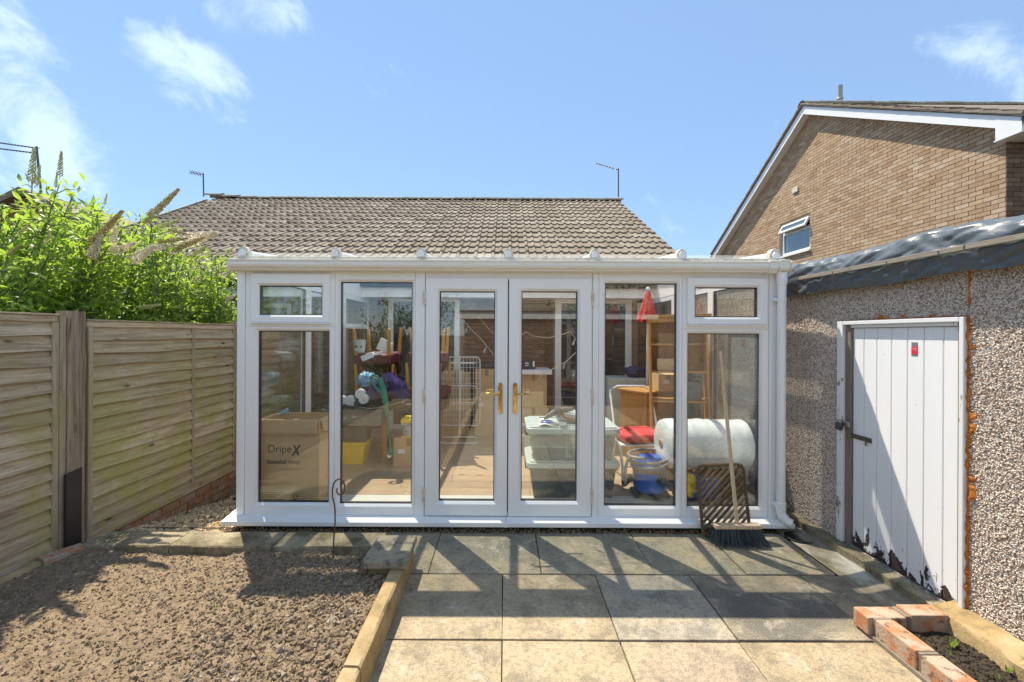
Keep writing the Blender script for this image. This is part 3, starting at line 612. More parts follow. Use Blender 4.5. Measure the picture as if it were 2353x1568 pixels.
for y in (1.15, -.83, 5.18): fpost(y, y + .1, -3.28, -3.18, 1.76, 'post', {1.15: 'timber fence post beside the viewpoint', -.83: 'timber fence post behind the viewpoint', 5.18: 'timber fence post hidden by the conservatory corner'}[y])
# brick plinth under the right-hand panel
t = thing('brick_plinth', 'low stained brick footing under the overlap fence beside the gravel strip', 'brick plinth', (-3.24, 5, -.2))
MB().box(-3.36, -3.215, 3.62, 7.2, -.45, -.012).build('mortar', M['mortar'], t)
bmesh_ = MB().box(-.105, .105, -.05, .05, -.0325, .0325).mesh('brick', M['plinthbrick'])
for r in range(5):
    for k in range(16):
        y = 3.74 + .225 * k + (.11 if r % 2 else 0); z = -.05 - .075 * r
        if y < 7.1: place(bmesh_, 'brick', t, (-3.255 + random.uniform(-.004, .004), y, z), (0, 0, R(90) + random.uniform(-.02, .02)))

# dark slat fence and brick outbuilding behind the viewpoint (mirrored in the glass)
t = thing('slat_fence', 'dark brown horizontal slat fence behind the viewpoint, mirrored in the doors', 'fence', (3.0, -2.6, 0))
for k in range(11):
    MB().box(.9, 5.2, -2.62, -2.59, .06 + .14*k, .165 + .14*k + .02).build('slat', M['darkfence'], t, bevel=.004)
for x in (.95, 2.4, 3.8, 5.15): MB().box(x - .05, x + .05, -2.72, -2.625, 0, 1.66).build('post', M['darkfence'], t)
# ================================================================== BRICKWORK
def brickwork(parent, O, U, Nn, inside, size, mat, maxn=300, vis=None, nameb='brick', depth=.02, L=.215, Hh=.065, J=.010, stuff=True):
    """stretcher-bond bricks on the plane O + a*U + z*Z, facing Nn; inside(a0,a1,z0,z1) keeps a brick"""
    U, Nn, O = Vector(U), Vector(Nn), Vector(O); Z = Vector((0, 0, 1))
    w, h = size; todo = []
    r = 0; z = 0
    while z + Hh <= h + 1e-6:
        a = -(L + J) * (.5 if r % 2 else 0)
        while a < w - .05:
            a0, a1 = max(0, a), min(w, a + L)
            if a1 - a0 > .06:
                if inside(a0, a1, z, z + Hh): todo.append((a0, a1, z, z + Hh))
                else:                                     # a cut brick where half of it still fits
                    mid = (a0 + a1) / 2
                    for q0, q1 in ((a0, mid - .003), (mid + .003, a1)):
                        if q1 - q0 > .07 and inside(q0, q1, z, z + Hh): todo.append((q0, q1, z, z + Hh))
            a += L + J
        z += Hh + J; r += 1
    key = lambda b: (0 if (vis is None or vis(b)) else 1, (O + U*(b[0]+b[1])*.5 + Z*(b[2]+b[3])*.5 - Vector((0, 0, H))).length)
    todo.sort(key=key)
    Rm = Matrix((U, -Nn, Z)).transposed()
    meshes = {}
    for b in todo[:maxn]:
        k = round(b[1] - b[0], 3)
        if k not in meshes: meshes[k] = MB().box(-k/2, k/2, -depth, .012, -Hh/2, Hh/2).mesh(nameb, M[mat])
        place(meshes[k], nameb, parent, O + U*(b[0]+b[1])*.5 + Z*(b[2]+b[3])*.5 + Nn*random.uniform(-.0025, .0025), Rm)
    m = MB()
    for b in todo[maxn:]:
        e = random.uniform(-.0025, .0025)
        t = MB().box(b[0], b[1], -depth - e, .012, b[2], b[3]); m.add([O + U*v[0] - Nn*v[1] + Z*v[2] for v in t.v], t.f)
    if m.f: m.build('brickwork', M[mat], parent, kind='stuff')
    return len(todo)

# ================================================================== BUNGALOW the conservatory leans on
XR, XL, YE, ZE, YR, ZR = 3.07, -8.1, 6.55, 2.38, 11.8, 5.20
pit = math.atan2(ZR - ZE, YR - YE)
bun = thing('bungalow', 'brick bungalow with brown tiled roof behind the conservatory', 'bungalow', (-2.5, 6.95, 0))
wallY = 6.95
holes = [(-1.86, -.72, .10, 2.22), (.80, 2.02, .10, 2.22), (-5.2, -3.4, .9, 2.1)]
hol = lambda a0, a1, z0, z1, X0, pad=.0: any(a1 + X0 > x0 - pad and a0 + X0 < x1 + pad and z1 > q0 - pad and z0 < q1 + pad for x0, x1, q0, q1 in holes)
m = MB(); xs = sorted({XL + .15, XR - .15, *[h[0] for h in holes], *[h[1] for h in holes]})
for x0, x1 in zip(xs[:-1], xs[1:]):
    hh = [h for h in holes if h[0] <= x0 + 1e-6 and h[1] >= x1 - 1e-6]
    if hh: m.box(x0, x1, wallY + .012, wallY + .25, -.3, hh[0][2]); m.box(x0, x1, wallY + .012, wallY + .25, hh[0][3], 2.42)
    else: m.box(x0, x1, wallY + .012, wallY + .25, -.3, 2.42)
m.box(XL + .15, XL + .35, wallY + .25, 16.5, -.3, 2.42).box(XR - .35, XR - .15, wallY + .25, 16.5, -.3, 2.42)
m.build('wall', M['mortar'], bun)
brickwork(bun, (-2.26, wallY + .012, .12), (1, 0, 0), (0, -1, 0), lambda a0, a1, z0, z1: not hol(a0, a1, z0 + .12, z1 + .12, -2.26), (4.6, 2.3), 'brownbrick', 300,
          vis=lambda b: -1.0 < b[0] - 2.26 < 1.0)
brickwork(bun, (XL + .15, wallY + .012, .0), (1, 0, 0), (0, -1, 0), lambda a0, a1, z0, z1: not hol(a0, a1, z0, z1, XL + .15), (5.65, 2.4), 'brownbrick', 0)
# roof: a real interlocking tile, repeated
gauge, cover = .335, .302
def tile_mesh():
    prof = [(0, .014), (.02, .044), (.055, .044), (.075, .016), (.135, .014), (.158, .034), (.186, .034), (.205, .014), (.27, .014), (.302, .016)]
    n = len(prof); ln = .40; vs = []
    for yy, lift in ((0, .034), (ln, 0)):
        vs += [(x, yy, z + lift) for x, z in prof]
    vs += [(x, 0, z - .014) for x, z in prof]
    fs = [(i, i+1, n+i+1, n+i) for i in range(n-1)] + [(2*n+i, 2*n+i+1, i+1, i) for i in range(n-1)]
    return vs, fs
tv, tf = tile_mesh(); me_tile = MB().add(tv, tf).mesh('roof_tile', M['tile'], fix=False)
Rp = Matrix.Rotation(pit, 3, 'X'); slope_len = (YR - YE) / math.cos(pit)
nrow = int(slope_len / gauge) + 1; ncol = int((XR - XL) / cover)
tiles = []
for r in range(nrow):
    for c_ in range(ncol):
        d = r * gauge
        p = Vector((XR - (c_ + 1) * cover + random.uniform(-.004, .004), YE + d * math.cos(pit), ZE + .03 + d * math.sin(pit) + random.uniform(-.004, .004)))
        if d + .1 > slope_len: continue
        px, py = CX + F * p.x / p.y, CY - F * (p.z - H) / p.y
        tiles.append((0 if (py < 600 or px < 545) and px > 200 else 1, p.length, p))
tiles.sort(key=lambda t: t[:2])
for k, (a, b, p) in enumerate(tiles[:300]): place(me_tile, 'roof_tile', bun, p, Matrix.Rotation(pit, 3, 'X') @ Matrix.Rotation(random.uniform(-.006, .006), 3, 'Z'))
tp = np.array([list(t[2]) for t in tiles[300:]]); rr = np.repeat(np.array(Rp)[None], len(tp), 0)
quads = [f for f in tf]; V, Fc = scatter(tv, quads, tp, np.ones((len(tp), 3)), rr)
o = np_obj('roof_tiles', V, Fc, M['tile'], bun, kind='stuff')
rf = MB(); off = .02
rf.add([(XL, YE, ZE), (XR, YE, ZE), (XR, YR, ZR), (XL, YR, ZR), (XL, YE, ZE - .06), (XR, YE, ZE - .06), (XR, YR, ZR - .06), (XL, YR, ZR - .06)], [(0,1,2,3), (4,7,6,5), (0,4,5,1), (1,5,6,2), (2,6,7,3), (3,7,4,0)])
yb = 2*YR - YE
rf.add([(XL, YR + .001, ZR), (XR, YR + .001, ZR), (XR, yb, ZE), (XL, yb, ZE), (XL, YR + .001, ZR - .06), (XR, YR + .001, ZR - .06), (XR, yb, ZE - .06), (XL, yb, ZE - .06)], [(0,1,2,3), (4,7,6,5), (1,5,6,2), (3,7,4,0), (2,6,7,3)])
roofo = rf.build('roof', M['tile'], bun)
hm = MB().grid(lambda u, v: (.47 * u, .13 * math.cos(PI * v) * -1, .085 * math.sin(PI * v) + (.008 if u < .06 else 0)), 6, 8).mesh('ridge_tile', M['ridge'], smooth=40)
x = XL
while x < XR - .1:
    place(hm, 'ridge_tile', roofo, (x, YR, ZR + .045 + random.uniform(-.006, .006) + .07 * max(0, 1 - (x - XL) / 1.0))); x += .45
for xx, sg in ((XR, 1), (XL, -1)):   # verge: mortar edge and board
    m = MB(); a, b = xx - .02, xx + .02
    m.add([(a, YE, ZE - .16), (b, YE, ZE - .16), (b, YE, ZE + .05), (a, YE, ZE + .05), (a, YR, ZR - .16), (b, YR, ZR - .16), (b, YR, ZR + .05), (a, YR, ZR + .05)], [(0,1,2,3), (4,7,6,5), (0,4,5,1), (1,5,6,2), (2,6,7,3), (3,7,4,0)])
    m.build('verge', M['ridge'], roofo)
MB().box(XL, XR, YE + .02, YE + .045, ZE - .20, ZE - .005).box(XL, XR, YE + .046, wallY + .2, ZE - .20, ZE - .185).build('fascia', M['upvc'], bun)
gp = [(YE + .018, ZE + .01)] + [(YE - .04 + .058 * math.cos(a), ZE - .0 - .06 * math.sin(a)) for a in [PI * k / 8 for k in range(9)]] + [(YE - .09, ZE + .01), (YE - .04, ZE - .05)]
MB().prism(gp, 'x', XL, XR).build('gutter', M['darkplastic'], bun)
def house_window(parent, x0, x1, z0, z1, y, name='window', bars=(), mat='upvc', glass='darkglass', fw=.07):
    m = MB(); gx = [x0] + list(bars) + [x1]
    m.box(x0, x1, y - .03, y + .05, z1 - fw, z1).box(x0, x1, y - .03, y + .05, z0, z0 + fw)
    for k, b in enumerate(gx):
        w0 = b if k == 0 else (b - fw if k == len(gx) - 1 else b - fw/2); m.box(w0, w0 + fw, y - .029, y + .049, z0 + fw, z1 - fw)
    o = m.build(name, M[mat], parent, bevel=.006)
    for a, b in zip(gx[:-1], gx[1:]): MB().box(a + .02, b - .02, y + .0, y + .02, z0 + .04, z1 - .04).build('pane', M[glass], o)
    return o
house_window(bun, -1.86, -.72, .10, 2.22, wallY - .0, bars=(-1.42,), fw=.085)
house_window(bun, .80, 2.02, .10, 2.22, wallY - .0, name='patio_door', fw=.10, bars=(1.36,))
o = house_window(bun, -5.2, -3.4, .9, 2.1, wallY, bars=(-4.3,))
MB().box(-5.0, -3.6, wallY + .03, wallY + .04, 1.2, 2.05).build('blind', M['plastwhite'], o)
MB().box(-5.28, -3.32, wallY - .06, wallY + .05, .84, .899).build('sill', M['upvc'], bun)
MB().box(-2.25, 2.33, wallY - .09, wallY - .012, 2.235, 2.40).build('wall_plate', M['upvc'], bun, bevel=.006)
t = MB().box(1.98, 2.08, wallY - .06, wallY - .012, 1.98, 2.16); 
tag(MB().box(2.10, 2.18, wallY - .07, wallY - .012, 1.92, 2.14).build('alarm_sensor', M['white'], bevel=.02), 'small white plastic box on the brick wall beside the patio door', 'sensor')

# aerials
def aerial(base, top, boom_end, label, nel=6, el=.28, y_el=True):
    t = thing('tv_aerial', label, 'aerial', base); b, tp_, e = Vector(base), Vector(top), Vector(boom_end)
    MB().cyl(b, tp_ + Vector((0, 0, .04)), .017, n=8).build('mast', M['aerial'], t)
    m = MB().cyl(tp_, e, .011, n=6); d = (e - tp_)
    m.build('boom', M['aerial'], t)
    up_ = Vector((0, 1, 0)) if y_el else Vector((0, 0, 1))
    m = MB()
    for k in range(nel):
        p = tp_ + d * ((k + 1.0) / nel) ; s_ = Vector((0, .5, .5)) * el * (.8 if k else 1.1) * .5
        m.cyl(p - s_, p + s_, .006, n=5); s2 = Vector((0, .5, -.5)) * el * .35; m.cyl(p - s2, p + s2, .006, n=5)
    m.build('elements', M['aerial'], t, kind=None)
YA = 11.85
aerial(at(1421, 453, YA), at(1421, 391, YA), at(1368, 375, YA), 'tall aerial with a sloping boom above the right end of the bungalow ridge', 7, .16)
aerial(at(468, 452, YA), at(467, 402, YA), at(438, 396, YA), 'small aerial above the left end of the bungalow ridge', 4, .30)

# ================================================================== NEIGHBOUR'S HOUSE on the right: gable wall facing the garden
GX, GY0, GY1 = 7.84, 6.82, 15.8
GYm, GZ, k1, k2 = 11.18, 7.43, .556, .60; GE, GE1 = GZ - k1 * (GYm - GY0), GZ - k2 * (GY1 - GYm)
nh = thing('brick_house', 'tall buff brick house with white-edged gable beyond the garage', 'house', (GX + 4, 11, 0))
gl_ = lambda y: GZ - (GYm - y) * k1 if y < GYm else GZ - (y - GYm) * k2
win = (11.2, 12.38, 3.86, 4.74)
vs = [(GX + .012, GY0, 0), (GX + .012, GY1, 0), (GX + .012, GY1, GE1), (GX + .012, GYm, GZ), (GX + .012, GY0, GE)]
vs2 = [(GX + 9, v[1], v[2]) for v in vs]
m = MB(); hy = [win[0], win[1]]; wv = [(GX + .012, win[0], win[2]), (GX + .012, win[1], win[2]), (GX + .012, win[1], win[3]), (GX + .012, win[0], win[3])]
m.add(vs + wv + vs2 + [(GX + .25, v[1], v[2]) for v in wv],
      [(0, 1, 6, 5), (1, 2, 7, 6), (2, 3, 8, 7), (3, 4, 8), (4, 0, 5, 8), (9, 10, 11, 12, 13), (0, 4, 13, 9), (1, 10, 11, 2), (5, 6, 15, 14), (6, 7, 16, 15), (7, 8, 17, 16), (8, 5, 14, 17)])
m.build('wall', M['mortar'], nh, fix=False)
def gin(a0, a1, z0, z1):
    y0, y1 = GY1 - a1, GY1 - a0
    if z1 > min(gl_(y0), gl_(y1)) - .02: return False
    return not (y1 > win[0] - .005 and y0 < win[1] + .005 and z1 > win[2] - .005 and z0 < win[3] + .005)
def gvis(b):
    y = GY1 - (b[0] + b[1]) / 2; z = (b[2] + b[3]) / 2; x2 = CX + F * GX / y; y2 = CY - F * (z - H) / y
    return x2 < 2353 and y2 < 628 - (x2 - 1810) * .235
brickwork(nh, (GX + .012, GY1, 2.1), (0, -1, 0), (-1, 0, 0), lambda a0, a1, z0, z1: gin(a0, a1, z0 + 2.1, z1 + 2.1), (GY1 - GY0, 5.6), 'buffbrick', 300, vis=gvis, depth=.014)
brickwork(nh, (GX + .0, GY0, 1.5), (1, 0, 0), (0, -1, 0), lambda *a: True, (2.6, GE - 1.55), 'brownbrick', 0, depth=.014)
# white verge boards, roof edge tiles
def raked(m, y0, z0, y1, z1, x0, x1, t0, t1):
    m.add([(x0, y0, z0 + t0), (x1, y0, z0 + t0), (x1, y0, z0 + t1), (x0, y0, z0 + t1), (x0, y1, z1 + t0), (x1, y1, z1 + t0), (x1, y1, z1 + t1), (x0, y1, z1 + t1)],
          [(0, 1, 2, 3), (7, 6, 5, 4), (0, 4, 5, 1), (1, 5, 6, 2), (2, 6, 7, 3), (3, 7, 4, 0)])
ov = .36
ya, za, yb_, zb = GY0 - ov, GE - ov * k1, GY1 + .25, GE1 - .25 * k2
XB = GX - .20
m = MB(); raked(m, ya, za, GYm, GZ, XB, XB + .03, -.11, .09); m.build('bargeboard', M['upvc'], nh)
m = MB(); raked(m, yb_, zb, GYm, GZ, XB, XB + .03, -.11, .09); m.build('bargeboard', M['upvc'], nh)
m = MB(); raked(m, ya, za, GYm, GZ, XB + .031, GX + .1, -.10, -.08); raked(m, yb_, zb, GYm, GZ, XB + .031, GX + .1, -.10, -.08); m.build('soffit', M['upvc'], nh)
e = MB().box(XB - .004, XB + .03, ya - .02, ya + .33, za - .14, za + .32); e.v = [(x, y, min(z, za + .085 + (y - ya) * k1)) for x, y, z in e.v]; e.build('box_end', M['upvc'], nh)
MB().box(XB + .03, GX + 9, ya + .0, GY0 + .02, za - .13, za - .11).build('eave_soffit', M['upvc'], nh)
MB().box(XB + .031, GX + 9, ya - .02, ya, za - .13, za + .05).build('fascia', M['upvc'], nh)
MB().prism([(ya - .02, za + .06)] + [(ya - .08 + .058 * math.cos(a), za + .05 - .06 * math.sin(a)) for a in [PI*k/8 for k in range(9)]] + [(ya - .14, za + .06), (ya - .08, za)], 'x', XB - .02, GX + 9).build('gutter', M['darkplastic'], nh)
MB().prism([(yb_ + .02, zb + .06)] + [(yb_ + .08 - .058 * math.cos(a), zb + .05 - .06 * math.sin(a)) for a in [PI*k/8 for k in range(9)]] + [(yb_ + .14, zb + .06), (yb_ + .08, zb)], 'x', XB - .02, GX + 9).build('gutter', M['darkplastic'], nh)
m = MB(); raked(m, ya - .06, za - .02, GYm, GZ + .02, XB - .04, GX + 9, .09, .13); raked(m, yb_ + .06, zb - .02, GYm + .001, GZ + .02, XB - .04, GX + 9, .09, .13)
rfo = m.build('roof', M['tile'], nh)
te = MB().add([(-.05, 0, .0), (.5, 0, .0), (.5, .36, -.012), (-.05, .36, -.012), (-.05, 0, .045), (.5, 0, .045), (.5, .36, .018), (-.05, .36, .018)], [(0,3,2,1), (4,5,6,7), (0,1,5,4), (1,2,6,5), (2,3,7,6), (3,0,4,7)]).mesh('roof_tile', M['tile'])
for (y0, z0, y1, z1, k, sg) in ((ya - .05, za + .105, GYm, GZ + .15, k1, 1), (yb_ + .05, zb + .105, GYm, GZ + .15, k2, -1)):
    L_ = math.hypot(y1 - y0, z1 - z0); n = int(L_ / .30)
    for i in range(n):
        f = i / n; place(te, 'roof_tile', rfo, (XB - .0, y0 + (y1-y0)*f, z0 + (z1-z0)*f + random.uniform(-.006, .006)), (math.atan(k) if sg > 0 else -math.atan(k), 0, 0), None if sg > 0 else (1, -1, 1))
hm2 = MB().grid(lambda u, v: (.47*u, .13 * -math.cos(PI*v), .12 * math.sin(PI*v)), 4, 8).mesh('ridge_tile', M['ridge'], smooth=40)
for k in range(18): place(hm2, 'ridge_tile', rfo, (XB - .06 + .45*k, GYm, GZ + .10 + random.uniform(-.008, .008)))
pp = at(1930, 240, 11.6); MB().cyl((pp.x, pp.y, pp.z - .5), (pp.x, pp.y, at(1930, 197, 11.6).z), .062, n=14).cyl((pp.x, pp.y, pp.z + .14), (pp.x, pp.y, pp.z + .17), .085, .07, n=14).build('vent_pipe', M['lead'], nh, smooth=True)
# window with its top light propped open
wn_ = MB(); y0, y1, z0, z1 = win; xw = GX + .07
zt = z1 - .27
def wbox(m, ya_, yb2, za_, zb_, d0=-.03, d1=.04): return m.box(xw + d0, xw + d1, ya_, yb2, za_, zb_)
wbox(wn_, y0, y1, z1 - .06, z1); wbox(wn_, y0, y1, z0, z0 + .07); wbox(wn_, y0, y0 + .07, z0 + .07, z1 - .06); wbox(wn_, y1 - .07, y1, z0 + .07, z1 - .06); wbox(wn_, y0 + .07, y1 - .07, zt - .04, zt + .04)
wf = wn_.build('window', M['upvc'], nh, bevel=.006)
MB().box(xw, xw + .015, y0 + .06, y1 - .06, z0 + .06, zt - .03).build('pane', M['skyglass'], wf)
MB().box(xw + .03, xw + .035, y0 + .06, y1 - .06, zt, z1 - .05).build('pane', M['darkglass'], wf)
m = MB(); hgt = .25
for q in ((y0 + .05, y1 - .05, 0, .055), (y0 + .05, y1 - .05, hgt - .055, hgt), (y0 + .05, y0 + .105, .055, hgt - .055), (y1 - .105, y1 - .05, .055, hgt - .055)): m.box(-.025, .025, q[0], q[1], q[2] - hgt, q[3] - hgt)
Mo = Matrix.Translation((xw - .05, 0, z1 - .03)) @ Matrix.Rotation(R(28), 4, 'Y')
m.xf(Mo); m.build('top_sash', M['upvc'], wf, bevel=.005)
MB().box(-.004, .004, y0 + .1, y1 - .1, .05 - hgt, -.05).xf(Mo).build('pane', M['skyglass'], wf)
MB().box(GX - .05, xw, y0 - .04, y1 + .04, z0 - .045, z0).build('sill', M['upvc'], nh)
ab = onX(1829, 437, GX); MB().box(GX - .035, GX + .01, ab.y - .11, ab.y + .11, ab.z - .07, ab.z + .07).build('air_brick', M['cap'], nh, bevel=.008)

# house at the far left behind the shrubs
fh = thing('distant_house', 'dark-roofed brick house half hidden behind the buddleia on the far left', 'house', (-17, 14, 0))
D_ = 14.0; ap = at(62, 452, D_); lw = at(-160, 560, D_)
gx0, gx1 = lw.x, 2 * ap.x - lw.x
MB().add([(gx0, D_, 0), (gx1, D_, 0), (gx1, D_, lw.z), (ap.x, D_, ap.z), (gx0, D_, lw.z)] + [(gx0, D_ + 8, 0), (gx1, D_ + 8, 0), (gx1, D_ + 8, lw.z), (ap.x, D_ + 8, ap.z), (gx0, D_ + 8, lw.z)],
         [(0, 1, 2, 3, 4), (9, 8, 7, 6, 5), (1, 6, 7, 2), (0, 4, 9, 5)]).build('wall', M['mortar'], fh, fix=False)
gs = (ap.z - lw.z) / (ap.x - lw.x)
brickwork(fh, (gx0, D_, 1.8), (1, 0, 0), (0, -1, 0), lambda a0, a1, z0, z1: z1 + 1.8 < min(ap.z - abs(gx0 + a0 - ap.x)*gs, ap.z - abs(gx0 + a1 - ap.x)*gs) - .02, (gx1 - gx0, ap.z - 1.8), 'redwall', 60, vis=lambda b: CX + F * (gx0 + b[0]) / D_ > 0)
m = MB()
for sg in (-1, 1):
    a = Vector((ap.x, 0, ap.z + .04)); b = Vector((ap.x + sg * (ap.x - lw.x + .3), 0, lw.z + .04 - .3*gs))
    m.add([(a.x, D_ - .25, a.z), (b.x, D_ - .25, b.z), (b.x, D_ + 8, b.z), (a.x, D_ + 8, a.z), (a.x, D_ - .25, a.z + .2), (b.x, D_ - .25, b.z + .2), (b.x, D_ + 8, b.z + .2), (a.x, D_ + 8, a.z + .2)], [(0,1,2,3), (4,7,6,5), (0,4,5,1), (1,5,6,2), (2,6,7,3), (3,7,4,0)])
m.build('roof', M['tile'], fh)
t = thing('tv_aerial', 'large twin-boom aerial above the buddleia at the far left', 'aerial', at(95, 470, D_))
MB().cyl(at(97, 470, D_), at(84, 337, D_), .03, n=6).build('mast', M['aerial'], t)
for (x0, y0, x1, y1) in ((-25, 325, 86, 341), (-25, 339, 80, 352)):
    m = MB().cyl(at(x0, y0, D_), at(x1, y1, D_), .018, n=6); a, b = at(x0, y0, D_), at(x1, y1, D_)
    for k in range(14):
        p = a.lerp(b, (k + .5) / 14); m.cyl(p + Vector((0, -.12, -.05)), p + Vector((0, .12, .05)), .012, n=5)
    m.build('boom', M['aerial'], t)
# ================================================================== CONSERVATORY
YF, SF = 3.65, F / 3.65
def fx(x, y=900): return at(x, y, YF).x
def fz(y, x=1160): return at(x, y, YF).z
con = thing('conservatory', 'white-framed glass conservatory with brass-handled french doors', 'conservatory', (0.04, 3.65, 0))
TF = lambda u, d, z: (u, YF - d, z)                       # front wall: d is towards the garden
def frame(m, T, o, g, d1=0.0, dep=.07, bead=.016, ch=.004):
    """mitred window profile: outer rectangle o, glass opening g (u0,u1,z0,z1)"""
    def ring(r, e, d): return [T(r[0]-e, d, r[2]-e), T(r[1]+e, d, r[2]-e), T(r[1]+e, d, r[3]+e), T(r[0]-e, d, r[3]+e)]
    rs = [ring(o, 0, d1 - dep), ring(o, 0, d1 - ch), ring(o, -ch, d1), ring(g, bead + .003, d1), ring(g, bead, d1 - .003), ring(g, .002, d1 - .02), ring(g, 0, d1 - .032), ring(g, 0, d1 - dep)]
    n = len(rs); vs = [v for r in rs for v in r]
    fs = [(i*4 + k, i*4 + (k+1) % 4, ((i+1) % n)*4 + (k+1) % 4, ((i+1) % n)*4 + k) for i in range(n) for k in range(4)]
    m.add(vs, fs); return m
def tbox(m, T, u0, u1, d0, d1, z0, z1):
    c = [T(u, d, z) for z in (z0, z1) for u, d in ((u0, d0), (u1, d0), (u1, d1), (u0, d1))]
    return m.add(c, [(0,3,2,1), (4,5,6,7), (0,1,5,4), (1,2,6,5), (2,3,7,6), (3,0,4,7)])
def glazing(T, g, d1, parent, mat='glass'):
    tbox(MB(), T, g[0] + .002, g[1] - .002, d1 - .054, d1 - .030, g[2] + .002, g[3] - .002).build('pane', M[mat], parent)
    m = MB()
    for a in ((g[0], g[0] + .006, g[2], g[3]), (g[1] - .006, g[1], g[2], g[3]), (g[0] + .006, g[1] - .006, g[2], g[2] + .006), (g[0] + .006, g[1] - .006, g[3] - .006, g[3])):
        tbox(m, T, a[0], a[1], d1 - .060, d1 - .0285, a[2], a[3])
    m.build('gasket', M['groove'], parent)
def rect(x0, x1, y0, y1):
    a, b = at(x0, y0, YF), at(x1, y1, YF); a2, b2 = at(x0, y1, YF), at(x1, y0, YF)
    return ((a.x + a2.x)/2, (b.x + b2.x)/2, (b.z + a2.z)/2, (a.z + b2.z)/2)
ZT, ZB = 2.165, .100
def wnd(o, g, d1=0.0, name='window', mat='glass'):
    b = frame(MB(), TF, o, g, d1).build(name, M['upvc'], con); glazing(TF, g, d1, b, mat); return b
x545, x563, x768, x953, x975, x1362, x1376, x1567, x1767, x1800 = [fx(k) for k in (545, 563, 768.5, 953, 976, 1361, 1375, 1567, 1766, 1802)]
for a, b in ((x545, x563 - .002), (x1767 + .002, x1800)): MB().box(a, b, YF - .012, YF + .09, ZB, ZT).build('corner_post', M['upvc'], con, bevel=.006)
for a, b in ((x953 + .002, x975 - .002), (x1362 + .002, x1376 - .002)): MB().box(a, b, YF - .004, YF + .07, ZB, ZT).build('coupling_post', M['upvc'], con, bevel=.003)
# fixed lights
g1 = rect(590, 753, 761, 1157); g2 = rect(780, 945, 648, 1160); g5 = rect(1391, 1556, 651, 1165); g6 = rect(1582, 1747, 767, 1166)
zs1 = fz(751.5, 665); zs6 = fz(757, 1665)
wnd((x563, x768 - .001, ZB, zs1), g1); wnd((x768 + .001, x953, ZB, ZT), g2); wnd((x1376, x1567 - .001, ZB, ZT), g5); wnd((x1567 + .001, x1767, ZB, zs6), g6)
# vents: an outer frame with a proud opening sash
for (a, b, s_, gr, zs) in ((x563, x768 - .001, rect(579, 760, 630, 741), rect(597, 740, 657, 724), zs1), (x1567 + .001, x1767, rect(1577.5, 1760, 640, 746), rect(1597, 1740, 661, 729), zs6)):
    f = frame(MB(), TF, (a, b, zs + .001, ZT), (s_[0] + .02, s_[1] - .02, s_[2] + .02, s_[3] - .02)).build('vent_frame', M['upvc'], con)
    s = frame(MB(), TF, s_, gr, .024, .055).build('vent_sash', M['upvc'], con); glazing(TF, gr, .024, s)
    tbox(MB(), TF, s_[0] - .004, s_[1] + .004, .0, .034, s_[2] - .012, s_[2] - .002).build('drip_rail', M['upvc'], s, bevel=.003)
# door frame and the two doors
m = MB(); dz1 = fz(640); 
tbox(m, TF, x975, x1362, -.07, -.006, dz1 - .01, ZT); tbox(m, TF, x975, x975 + .05, -.07, -.006, ZB, dz1 - .012); tbox(m, TF, x1362 - .05, x1362, -.07, -.006, ZB, dz1 - .012); tbox(m, TF, x975 + .051, x1362 - .051, -.07, -.012, ZB, ZB + .035)
m.build('door_frame', M['upvc'], con, bevel=.003)
def pbox(m, c, sx, sy, sz): return m.box(c[0]-sx/2, c[0]+sx/2, c[1]-sy/2, c[1]+sy/2, c[2]-sz/2, c[2]+sz/2)
for o, gg, sg in ((rect(978, 1165.8, 640, 1184), rect(1009, 1136, 670, 1152), -1), (rect(1168.6, 1357.5, 641, 1186), rect(1198, 1326, 670, 1152), 1)):
    d = frame(MB(), TF, o, gg, .016, .075, .018).build('door', M['upvc'], con); glazing(TF, gg, .016, d)
    hx = fx(1150 if sg < 0 else 1183.5); pz0, pz1 = fz(949), fz(879.5); yd = YF - .016
    m = MB(); n = 12; w = .0165
    outl = [(hx + w*math.cos(a), pz1 - w + w*math.sin(a)) for a in [PI*k/n for k in range(n+1)]] + [(hx + w*math.cos(a), pz0 + w + w*math.sin(a)) for a in [PI + PI*k/n for k in range(n+1)]]
    m.prism(outl, 'y', yd - .011, yd - .0005)
    zl = fz(903); m.cyl((hx, yd - .010, zl), (hx, yd - .05, zl), .011, .009, 14)
    m.tube([(hx - sg*.004, yd - .045, zl), (hx + sg*.03, yd - .052, zl - .001), (hx + sg*.08, yd - .05, zl), (hx + sg*.118, yd - .046, zl + .002), (hx + sg*.125, yd - .042, zl + .002)], [.010, .0098, .0092, .0085, .005], 10)
    m.cyl((hx, yd - .0105, pz0 + .045), (hx, yd - .016, pz0 + .045), .0085, n=12)
    m.build('handle', M['brass'], d, smooth=True)
    m = MB(); zi = zl + .006; m.tube([(hx, yd + .08, zi), (hx, yd + .125, zi), (hx + sg*.03, yd + .135, zi), (hx + sg*.12, yd + .13, zi)], .0095, 10).build('inner_handle', M['brass'], d, smooth=True)
    for hy in (685, 910, 1137):
        xh = fx(975.5 if sg < 0 else 1360); zh = fz(hy)
        m = MB()
        for k in (-.045, -.002, .041): m.cyl((xh, yd - .004, zh + k - .018), (xh, yd - .004, zh + k + .018), .0095, n=10)
        m.box(xh - .014, xh + .014, yd + .001, yd + .012, zh - .055, zh + .055)
        m.build('hinge', M['cap'], d, smooth=True)
zg = (fz(640) + fz(1185)) / 2; tbox(MB(), TF, fx(1166), fx(1168.4), -.05, .0, ZB + .05, dz1 - .02).build('meeting_seal', M['groove'], con)
